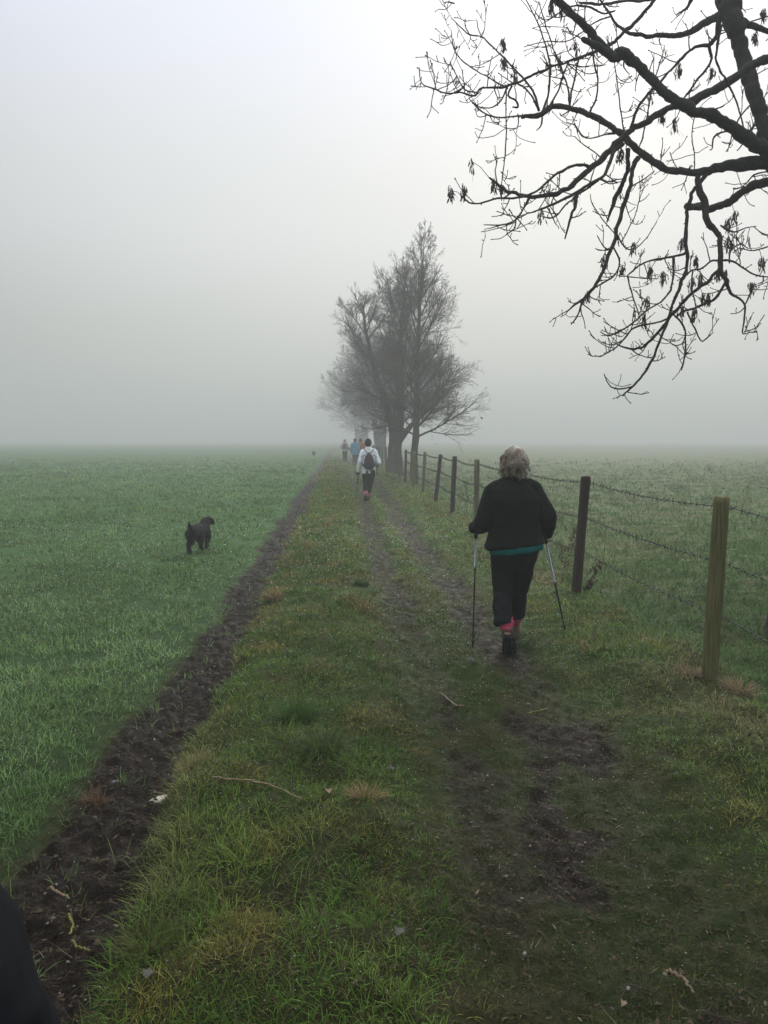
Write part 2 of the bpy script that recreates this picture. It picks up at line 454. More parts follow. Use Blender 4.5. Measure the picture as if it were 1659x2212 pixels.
# ---- young crop, left field
def p_crop(x, y):
    u, uu, field, furrow, *_ = zones(x, y)
    bare = sstep(0.04, 0.30, fbm(x*1.7+5, y*1.7, 4, 61))*0.8
    edge = sstep(-1.95, -1.15, uu)*0.6
    return np.clip(field*(1-bare)*(1-edge) + furrow*0.03, 0, 1)*(1-sstep(32, 74, y))
st = dict(spread=0.035, len=lambda x, y: 0.066+0.02*fbm(x, y, 2, 4), w=0.0027, lean=0.55, curl=1.0, dew=0.08, dead=0.05,
          col=lambda x, y: lerp3((0.098, 0.175, 0.046), (0.185, 0.285, 0.110), np.clip(0.5+fbm(x*.8, y*.5, 3, 8), 0, 1)))
A, dA = tufts(27000, 1.7, 75, p_crop, 9, st, (-60, -0.95))
blades_obj("young_crop", [A], dA, "dewy blue green young cereal crop covering the field on the left", "crop")

# ---- turf between furrow and fence
def p_turf(x, y):
    u, uu, field, furrow, rut, patch, pasture, near = zones(x, y)
    g = 1-np.clip(rut*(0.70+0.27*patch), 0, .97)*(1-.10*near)
    g = g*(1 - 0.45*patch*near*sstep(0.0, 0.5, uu)*(1-sstep(1.7, 2.2, uu)))
    g = g*(1-furrow*0.97)*(1-field)*(1-pasture*0.9)
    bare = sstep(0.10, 0.26, fbm(x*4.1, y*3.4, 3, 71))*0.75
    return np.clip(g*(1-bare) + furrow*0.06*sstep(0, .2, fbm(x*3, y*3, 2, 88)), 0, 1)*(1-sstep(32, 74, y))
def turf_len(x, y):
    u, uu, field, furrow, rut, patch, pasture, near = zones(x, y)
    verge = (1-sstep(0.1, 0.5, uu)); bank = sstep(1.65, 2.1, uu)
    lump = sstep(0.0, 0.35, fbm(x*2.0, y*1.5, 3, 91))
    return 0.034 + verge*(0.026+0.052*lump) + bank*(0.03+0.035*lump)
def turf_col(x, y):
    u, uu, field, furrow, rut, patch, pasture, near = zones(x, y)
    green = lerp3((0.050, 0.115, 0.013), (0.125, 0.205, 0.036), np.clip(.5+fbm(x*2, y*2, 3, 14), 0, 1))
    yel = lerp3((0.14, 0.14, 0.024), (0.30, 0.21, 0.065), np.clip(.5+fbm(x*6, y*5, 2, 15), 0, 1))
    t = sstep(-0.02, 0.30, fbm(x*4.6, y*3.4, 4, 51) + 0.06*sstep(0.0, .5, uu)-0.11+0.09*sstep(3.0, 8, y))*0.85
    c = green*(1-t)[:, None] + yel*t[:, None]
    bank = sstep(1.5, 1.9, uu)*(1-t*0.7)*0.6
    c = c*(1-bank)[:, None] + np.array([0.14, 0.24, 0.055])[None]*bank[:, None]
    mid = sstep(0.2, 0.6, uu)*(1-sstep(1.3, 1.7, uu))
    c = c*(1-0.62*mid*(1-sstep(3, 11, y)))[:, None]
    edge = sstep(-0.95, -0.80, uu)*(1-sstep(-0.66, -0.5, uu))*sstep(-.05, .2, fbm(x*1.3, y*1.0, 2, 19))
    c = c*(1-edge*.4)[:, None] + np.array([0.22, 0.17, 0.08])[None]*(edge*.4)[:, None]
    fx = np.exp(-(((uu-2.35)/.3)**2))*sstep(0, .2, fbm(x*1.2, y*.8, 2, 29))
    return c*(1-fx*.7)[:, None] + np.array([0.27, 0.20, 0.11])[None]*(fx*.7)[:, None]
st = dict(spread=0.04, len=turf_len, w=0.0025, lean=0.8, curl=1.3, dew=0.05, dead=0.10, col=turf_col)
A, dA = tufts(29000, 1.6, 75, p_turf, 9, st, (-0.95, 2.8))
st2 = dict(st); st2.update(spread=0.05, w=0.0024, lean=1.0, curl=1.2, dew=0.012)
st2['len'] = lambda x, y: turf_len(x, y)*0.6+0.012
B, dB = tufts(20000, 1.6, 12, p_turf, 6, st2, (-0.95, 2.8))
def p_moss(x, y):
    u, uu, field, furrow, rut, patch, pasture, near = zones(x, y)
    return sstep(0.2, 0.5, uu)*(1-sstep(1.9, 2.2, uu))*(1-0.85*rut*(.20+.80*patch))*(1-.55*sstep(.05, .3, fbm(x*3.3, y*3.3, 3, 171)))
st3 = dict(spread=0.035, len=lambda x, y: 0.022+0.012*fbm(x*3, y*3, 2, 9), w=0.0022, lean=1.0, curl=1.2, dew=0.006, dead=0.12,
           col=lambda x, y: lerp3((0.026, 0.050, 0.010), (0.070, 0.085, 0.020), np.clip(.5+fbm(x*3, y*3, 3, 24), 0, 1)))
Cc, dC = tufts(15000, 1.6, 8, p_moss, 8, st3, (0.1, 2.3))
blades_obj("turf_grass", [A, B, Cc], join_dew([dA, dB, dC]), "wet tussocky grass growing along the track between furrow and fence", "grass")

# ---- pasture beyond the fence
def p_past(x, y): return zones(x, y)[6]*(1-sstep(28, 74, y))
def past_col(x, y):
    t = sstep(-0.05, 0.4, fbm(x*0.8, y*0.5, 4, 101))
    tus = np.clip(fbm(x*1.1, y*0.8, 3, 41), 0, 1)
    c = lerp3((0.080, 0.160, 0.036), (0.150, 0.195, 0.068), t*sstep(4, 12, y)+0.15*t)
    return c*(1-0.9*tus)[:, None]
st = dict(spread=0.06, len=lambda x, y: 0.08+0.05*sstep(0, .4, fbm(x*1.5, y*1.2, 3, 95)), w=0.0034, lean=0.8, curl=1.2, dew=0.006, dead=0.03, col=past_col)
A, dA = tufts(15000, 3.2, 75, p_past, 9, st, (2.45, 60))
blades_obj("pasture_grass", [A], dA, "rough pasture grass filling the field right of the barbed wire fence", "grass")

# ---- litter of the furrow and ruts: dead leaves and straw
def litter():
    d = np.exp(rng.uniform(math.log(1.6), math.log(25), 56000)); n0 = len(d)
    x = rng.uniform(-1.6, 2.2, n0) - SLOPE*d; y = d
    u, uu, field, furrow, rut, patch, pasture, near = zones(x, y)
    p = np.clip(furrow*1.3 + rut*0.5 + patch*near*0.3 + 0.14*(1-field), 0, 1)
    ok = rng.uniform(0, 1, n0) < p; x, y, d = x[ok], y[ok], d[ok]; n = len(x)
    leaf = rng.uniform(0, 1, n) < 0.28
    az = rng.uniform(0, 2*PI, n); L = np.where(leaf, rng.uniform(.008, .024, n), rng.uniform(.02, .075, n))
    W = np.where(leaf, rng.uniform(.007, .018, n), rng.uniform(.0012, .0024, n)); W = np.maximum(W, d*0.0006)
    lean = np.where(leaf, rng.uniform(1.0, 1.6, n), rng.uniform(1.2, 1.6, n)); curl = rng.uniform(-.3, .5, n)
    k = rng.uniform(0, 1, n)[:, None]
    c = np.array([.035, .024, .017])*(1-k) + np.array([.10, .072, .042])*k
    pale = rng.uniform(0, 1, n) < 0.035; c[pale] = np.array([.24, .20, .13])
    z = ground_z(x, y) + 0.004
    V, C = blade_arrays(x, y, z, L, W, az, lean, curl, c)
    blades_obj("leaf_litter", [(V, C)], None, "dead leaves and straw bits strewn over the bare wet mud", "litter")
litter()
def stones():
    mb = MB()
    for k in range(260):
        y = math.exp(random.uniform(math.log(1.8), math.log(16))); u = random.uniform(-1.15, -.78) if k % 3 else random.uniform(.4, 1.6)
        x = u - SLOPE*y; r = random.uniform(.002, .0065)*(1+y/16)
        g = random.uniform(.06, .22)
        q = Matrix.Rotation(random.random()*6, 3, 'Z') @ Matrix.Rotation(random.random(), 3, 'X')
        mb.ell((x, y, gz(x, y)+r*.3), (r*1.5, r, r*.7), 6, 4, col=(g, g*.95, g*.85), rot=q.to_quaternion())
    mb.build("small_stones", mat("flint", (1, 1, 1), rough=.5, var=.2, attr=True), col=True, label="small pale stones scattered in the bare soil of the furrow", cat="stones", kind='stuff')
stones()
# ================================================================ FENCE
FA, FB, FS = 2.476, 0.058, 3.0
FY0 = 5.2
def fx(y): return FA - FB*y
POST_G = mat("algae_green_post", (0.17, 0.155, 0.058), rough=.85, scale=22, stretch=(4, 4, .18), col2=(0.065, 0.072, 0.024), bump=1, bscale=60, bdist=.01)
POST_B = mat("dark_brown_post", (0.060, 0.036, 0.024), rough=.8, scale=22, stretch=(4, 4, .18), col2=(0.012, 0.009, 0.007), bump=1, bscale=60, bdist=.01)
POST_L = mat("pale_weathered_post", (0.15, 0.145, 0.085), rough=.85, scale=9, stretch=(3, 3, .3), col2=(0.07, 0.07, 0.04), bump=.6, bscale=45, bdist=.006)
WIRE = mat("galvanised_wire", (0.035, 0.036, 0.032), rough=.6, var=.3, metal=.2, bump=0)
def fence():
    root = empty("barbed_wire_fence", (fx(20), 20, 0), label="post and barbed wire fence running along the right side of the muddy track", cat="fence")
    mi = Matrix.Translation(-root.location)
    lean = {5.2: (.036, .0), 8.2: (.078, .01), 14.2: (0.0, 0), 17.2: (.05, .02), 20.2: (.13, .03), 23.2: (.06, 0), 26.2: (.03, 0), 29.2: (.02, .03), 35.2: (-.04, 0)}
    kind = {5.2: POST_G, 8.2: POST_B, 11.2: POST_L, 14.2: POST_L, 17.2: POST_B, 20.2: POST_B, 23.2: POST_L, 26.2: POST_G, 29.2: POST_B}
    lab = {5.2: "thick algae green round post with a long crack", 8.2: "dark reddish brown post leaning right", 14.2: "pale yellowish post left of the black jacket"}
    tops = {}
    for i in range(-2, 18):
        y = round(FY0 + FS*i, 1); x = fx(y)
        H = 1.25 + random.uniform(-.02, .02)
        if y == 14.2: H = 1.27
        lx, ly = lean.get(y, (random.uniform(-.03, .03), random.uniform(-.03, .03)))
        z0 = gz(x, y); zt = H - 0.0
        mb = MB(); sides = 40 if y < 12 else 14; n = 40 if y < 12 else 8
        R = 0.050 if y < 6 else 0.050 + random.uniform(-.006, .003)
        V = []; F = []
        for k in range(n+1):
            t = k/n; zz = (z0-.25)*(1-t) + zt*t
            tt = max(0, (zz-z0)/(zt-z0))
            cx, cy = lx*tt, ly*tt
            for s in range(sides):
                a = 2*PI*s/sides
                rr = R*(1+.04*math.sin(3*a+y)+.02*math.sin(7*a+zz*3+y))*(1.0 + .03*math.sin(zz*4+y) + (1-t)*.03)
                crack = 0
                if y < 6:
                    dc = abs(a - (4.95 + .10*math.sin(zz*3.1))); crack = .007*math.exp(-(dc/.05)**2)*(1 if zz > .35 else max(0, zz/.35))
                rr -= crack
                if k == n: rr *= .965
                V.append((cx+rr*math.cos(a), cy+rr*math.sin(a), zz + (-.004*math.sin(a*2+y) if k == n else 0)))
        for k in range(n):
            for s in range(sides):
                s2 = (s+1) % sides; F.append([k*sides+s, k*sides+s2, (k+1)*sides+s2, (k+1)*sides+s])
        c = len(V); V.append((lx, ly, zt+.002))
        for s in range(sides): F.append([n*sides+s, n*sides+(s+1) % sides, c])
        mb.add(V, F)
        o = mb.build("post", kind.get(y, random.choice([POST_G, POST_B, POST_L])), root, label=lab.get(y))
        o.location = Vector((x, y, 0)) - root.location
        tops[y] = (x, y, lx, ly, H)
    ys = sorted(tops)
    for w, hz in enumerate((1.18, 0.81, 0.455)):
        mb = MB(); P = []
        for a, b in zip(ys[:-1], ys[1:]):
            A, B = tops[a], tops[b]
            za, zb = hz, hz
            f = lambda T: Vector((T[0]+T[2]*hz/T[4]-R_, T[1]+T[3]*hz/T[4], hz+T[5] if len(T) > 5 else hz))
            R_ = -.054
            p, q = f(A), f(B)
            m = max(4, int(30/max(1, a/6))) if a > 0 else 8
            sag = .025 + .02*random.random()
            for k in range(m):
                t = k/m; v = p.lerp(q, t); v.z -= sag*4*t*(1-t); P.append(v)
        P.append(q)
        Pn = np.array([tuple(v) for v in P])
        # twisted pair of strands
        seg = np.linalg.norm(np.diff(Pn, axis=0), axis=1); S = np.concatenate([[0], np.cumsum(seg)])
        rad = np.where(Pn[:, 1] < 30, .0027, .004)
        near = Pn[:, 1] < 16
        sN = np.arange(0, S[near][-1], .018)
        Q = np.stack([np.interp(sN, S, Pn[:, k]) for k in range(3)], 1)
        for ph in (0, PI):
            off = np.stack([.0022*np.cos(sN*120+ph), 0*sN, .0022*np.sin(sN*120+ph)], 1)
            mb.tube(Q+off, .0023, 4, cap=False)
        mb.tube(Pn[~near], rad[~near], 4, cap=False)
        s = .05
        while s < S[-1]:
            c = np.array([np.interp(s, S, Pn[:, k]) for k in range(3)])
            if c[1] > 30: break
            if c[1] > 2:
                big = 1.0 + c[1]/40
                for q_ in range(2):
                    a = random.uniform(0, PI); d = np.array([math.cos(a), random.uniform(-.5, .5), math.sin(a)])*.022*big
                    mb.tube([c-d, c, c+d], [.0012*big, .0030*big, .0012*big], 3, cap=False)
                mb.ell(c, (.0062*big, .011, .0062*big), 6, 4)
                if random.random() < .35 and c[1] < 14:      # hanging water drop
                    mb.ell(c-np.array([0, 0, .009]), (.0022, .0022, .0034), 6, 5, mi=1)
            s += .105*random.uniform(.85, 1.15)
        o = mb.build("wire", [WIRE, DEW], root)
        o.data.transform(mi)
fence()

# ================================================================ BARE TREES ALONG THE TRACK
BARK = mat("fissured_grey_bark", (0.11, 0.098, 0.08), rough=.9, scale=6, stretch=(4, 4, .7), col2=(0.045, 0.041, 0.033), bump=1.0, bscale=22, bdist=.03)
TWIG = mat("twig_brown", (0.080, 0.064, 0.054), rough=.85, var=.2, bump=0)
DEADLEAF = mat("dry_russet_leaf", (0.17, 0.085, 0.055), rough=.8, var=.4, bump=0)
def curve_path(p, d, L, n, wob, up, r):
    P = [np.array(p, float)]; d = np.array(d, float); d /= np.linalg.norm(d)
    w = r.normal(0, 1, (n, 3))*wob
    for k in range(n):
        d = d + w[k] + np.array([0, 0, up]); d /= np.linalg.norm(d)
        P.append(P[-1] + d*L/n)
    return np.array(P), d
def perp(d, r):
    a = r.normal(0, 1, 3); a -= d*np.dot(a, d); return a/np.linalg.norm(a)
def bare_tree(name, x, y, seed, trunks, spec, label, group="bare trees in a row beside the fence", leaves=0, scale=1):
    r = np.random.default_rng(seed)
    root = empty(name, (x, y, gz(x, y)-.02), label=label, cat="tree", group=group)
    tb, cb, lf = MB(), MB(), MB()
    root.scale = (scale,)*3
    minr = y*0.00012/scale
    def tw(P, R, lvl):
        (cb).tube(P, np.maximum(R, minr), 6 if lvl <= 1 else 4 if lvl == 2 else 3, cap=False)
    def grow(p, d, L, rad, lvl):
        n = (7, 7, 6, 5, 4)[lvl]
        P, dl = curve_path(p, d, L, n, spec['wob'][lvl], spec['up'][lvl], r)
        R = np.linspace(rad, rad*.28, n+1)
        tw(P, R, lvl)
        if lvl >= spec['depth']:
            return
        k = spec['kids'][lvl]; k = max(1, int(round(k*r.uniform(.75, 1.25)*min(1.4, .35+L/spec['ref'][lvl]))))
        for t in np.sort(r.uniform(.14 if lvl < 2 else .08, .92, k)):
            f = t*n; i = min(n-1, int(f)); q = P[i]+(P[i+1]-P[i])*(f-i)
            dd = P[i+1]-P[i]; dd /= np.linalg.norm(dd)
            a = math.radians(r.uniform(*spec['ang'])); e = dd*math.cos(a)+perp(dd, r)*math.sin(a)
            grow(q, e, L*(1-.5*t)*r.uniform(.42, .68)*(1.25 if lvl > 1 else 1), rad*(1-.7*t)*.5, lvl+1)
    for T in trunks:
        P = np.array(T['P'], float); n = 26
        s = np.linspace(0, len(P)-1, n); Q = np.stack([np.interp(s, range(len(P)), P[:, k]) for k in range(3)], 1)
        for _ in range(2): Q[1:-1] = (Q[:-2]+2*Q[1:-1]+Q[2:])/4
        Q[1:, :2] += r.normal(0, .012, (n-1, 2))
        R = np.interp(np.linspace(0, 1, n), np.linspace(0, 1, len(T['R'])), T['R'])
        tb.tube(Q, R*(1+.05*r.normal(0, 1, n)), 14 if R[0] > .1 else 8)
        for k in range(T['limbs']):
            t = T['t0'] + (1-T['t0'])*((k+r.uniform(0, .9))/T['limbs'])
            f = t*(n-1); i = min(n-2, int(f)); q = Q[i]+(Q[i+1]-Q[i])*(f-i)
            az = k*2.399+r.uniform(-.5, .5)
            h = (q[2]-T['z0'])/(T['z1']-T['z0']); h = min(1, max(0, h))
            Ln = T['len'](h)*r.uniform(.8, 1.15)
            el = math.radians(T['el'](h)+r.uniform(-9, 9))
            d = np.array([math.cos(az)*math.cos(el), math.sin(az)*math.cos(el), math.sin(el)])
            if T.get('bias') is not None:
                Ln *= 1 + T['bias']*d[0]
            rad = min(R[min(i, n-1)]*.55, .012+Ln*.013)
            grow(q, d, Ln, rad, 1)
            if leaves and h < .35:
                for _ in range(leaves):
                    c = q + d*Ln*r.uniform(.2, 1)+r.normal(0, .25, 3)
                    e1, e2 = r.normal(0, .03, 3), r.normal(0, .02, 3)
                    lf.add([c-e1, c+e2, c+e1, c-e2], [[0, 1, 2, 3]])
    tb.build("trunk", BARK, root)
    cb.build("crown", TWIG, root)
    if lf.n: lf.build("dry_leaves", DEADLEAF, root, smooth=False)
    return root
def flare(R0, n=5): return [R0*1.45, R0*1.12] + [R0]*n
beech = dict(depth=4, wob=(.05, .05, .06, .07, .08), up=(.05, .03, .02, .01, .0), kids=(0, 10, 6, 3, 0), ref=(1, 2.4, 1.2, .6, 1), ang=(24, 42))
oakish = dict(depth=4, wob=(.05, .08, .10, .12, .12), up=(.05, .045, .03, .03, .03), kids=(0, 11, 6, 3, 0), ref=(1, 3.0, 1.5, .7, 1), ang=(22, 46))
# slender tree, front right
y = 30.6; x = (893-829.5)/1722*y
bare_tree("slender_tree", x, y, 3, [dict(P=[(0, 0, -.2), (.03, 0, 1), (.12, 0, 2.2), (.10, 0, 4), (.18, 0, 6), (.26, .05, 7.4), (.36, 0, 8.7), (.40, 0, 9.8)],
          R=[.19, .14, .135, .12, .095, .062, .035, .014, .006], limbs=38, t0=.22, z0=2.2, z1=9.8,
          len=lambda h: 2.75*(1-h)**.75+.12, el=lambda h: 22+38*min(1,h*1.8), bias=.06)], beech,
          "slender bare tree with a tall pointed leader, nearest and rightmost in the misty row", leaves=26)
# big forked tree
y = 37.7; x = (853-829.5)/1722*y
def dome(a, b): return lambda h: a*(1-h**3)*(.85+.15*h)*(1-.25*h) + b
bare_tree("broad_tree", x, y, 5, [
   dict(P=[(0, 0, -.2), (-.02, 0, 1.2), (.12, 0, 2.4), (.28, 0, 4.2), (.25, .2, 6.5), (.45, 0, 8.2), (.5, 0, 9.2)], R=[.48, .34, .31, .24, .17, .10, .05, .02], limbs=34, t0=.30, z0=2.9, z1=9.2, len=dome(3.1, .5), el=lambda h: 26+50*h, bias=.12),
   dict(P=[(.05, .0, 1.5), (-.35, .1, 3.0), (-1.0, .4, 5.0), (-1.4, .3, 6.8), (-1.5, .3, 8.0)], R=[.20, .17, .12, .07, .02], limbs=18, t0=.35, z0=3.2, z1=8.0, len=dome(2.4, .5), el=lambda h: 24+50*h),
   dict(P=[(.10, -.05, 1.3), (.55, -.2, 2.0), (1.0, -.3, 2.5), (1.7, -.2, 3.1), (2.4, 0, 3.9)], R=[.15, .13, .11, .08, .03], limbs=18, t0=.3, z0=1.5, z1=4.2, len=lambda h: 1.5-.4*h, el=lambda h: 18+30*h)],
   oakish, "broad bare tree with thick forked trunk growing right against the fence line", leaves=10)
# forked pair behind
y = 75; x = (821-829.5)/1722*y
bare_tree("twin_stemmed_tree", x, y, 8, [
   dict(P=[(.05, 0, -.2), (.12, 0, 1.5), (.28, 0, 3), (.3, 0, 5.6), (.0, 0, 8.0)], R=[.40, .30, .26, .17, .03], limbs=24, t0=.34, z0=3.4, z1=8.0, len=dome(2.9, .5), el=lambda h: 22+48*h),
   dict(P=[(-.1, 0, .2), (-.32, 0, 2.2), (-.5, 0, 3.6), (-1.2, 0, 6.0), (-1.5, .2, 8.4)], R=[.24, .20, .18, .12, .03], limbs=30, t0=.34, z0=3.4, z1=8.4, len=dome(2.9, .5), el=lambda h: 22+48*h, bias=-.15)],
   oakish, "bare tree with two stems forking low, faded by mist behind the broad tree", scale=1.32)
y = 140; x = (782-829.5)/1722*y
bare_tree("faint_tree", x, y, 9, [
   dict(P=[(.25, 0, -.2), (.3, 0, 2.5), (.45, 0, 6), (.3, 0, 11)], R=[.75, .55, .4, .09], limbs=22, t0=.3, z0=3, z1=11, len=dome(5.0, .5), el=lambda h: 5+55*h, bias=-.25),
   dict(P=[(-.4, 0, .3), (-.7, 0, 3), (-1.3, 0, 6), (-2.3, 0, 10.5)], R=[.42, .35, .28, .06], limbs=20, t0=.3, z0=3, z1=10.5, len=dome(4.6, .5), el=lambda h: 5+50*h, bias=-.3)],
   dict(oakish, depth=3), "ghostly bare tree farthest away in the mist behind the walking group", scale=1.25)
y = 44; x = (842-829.5)/1722*y
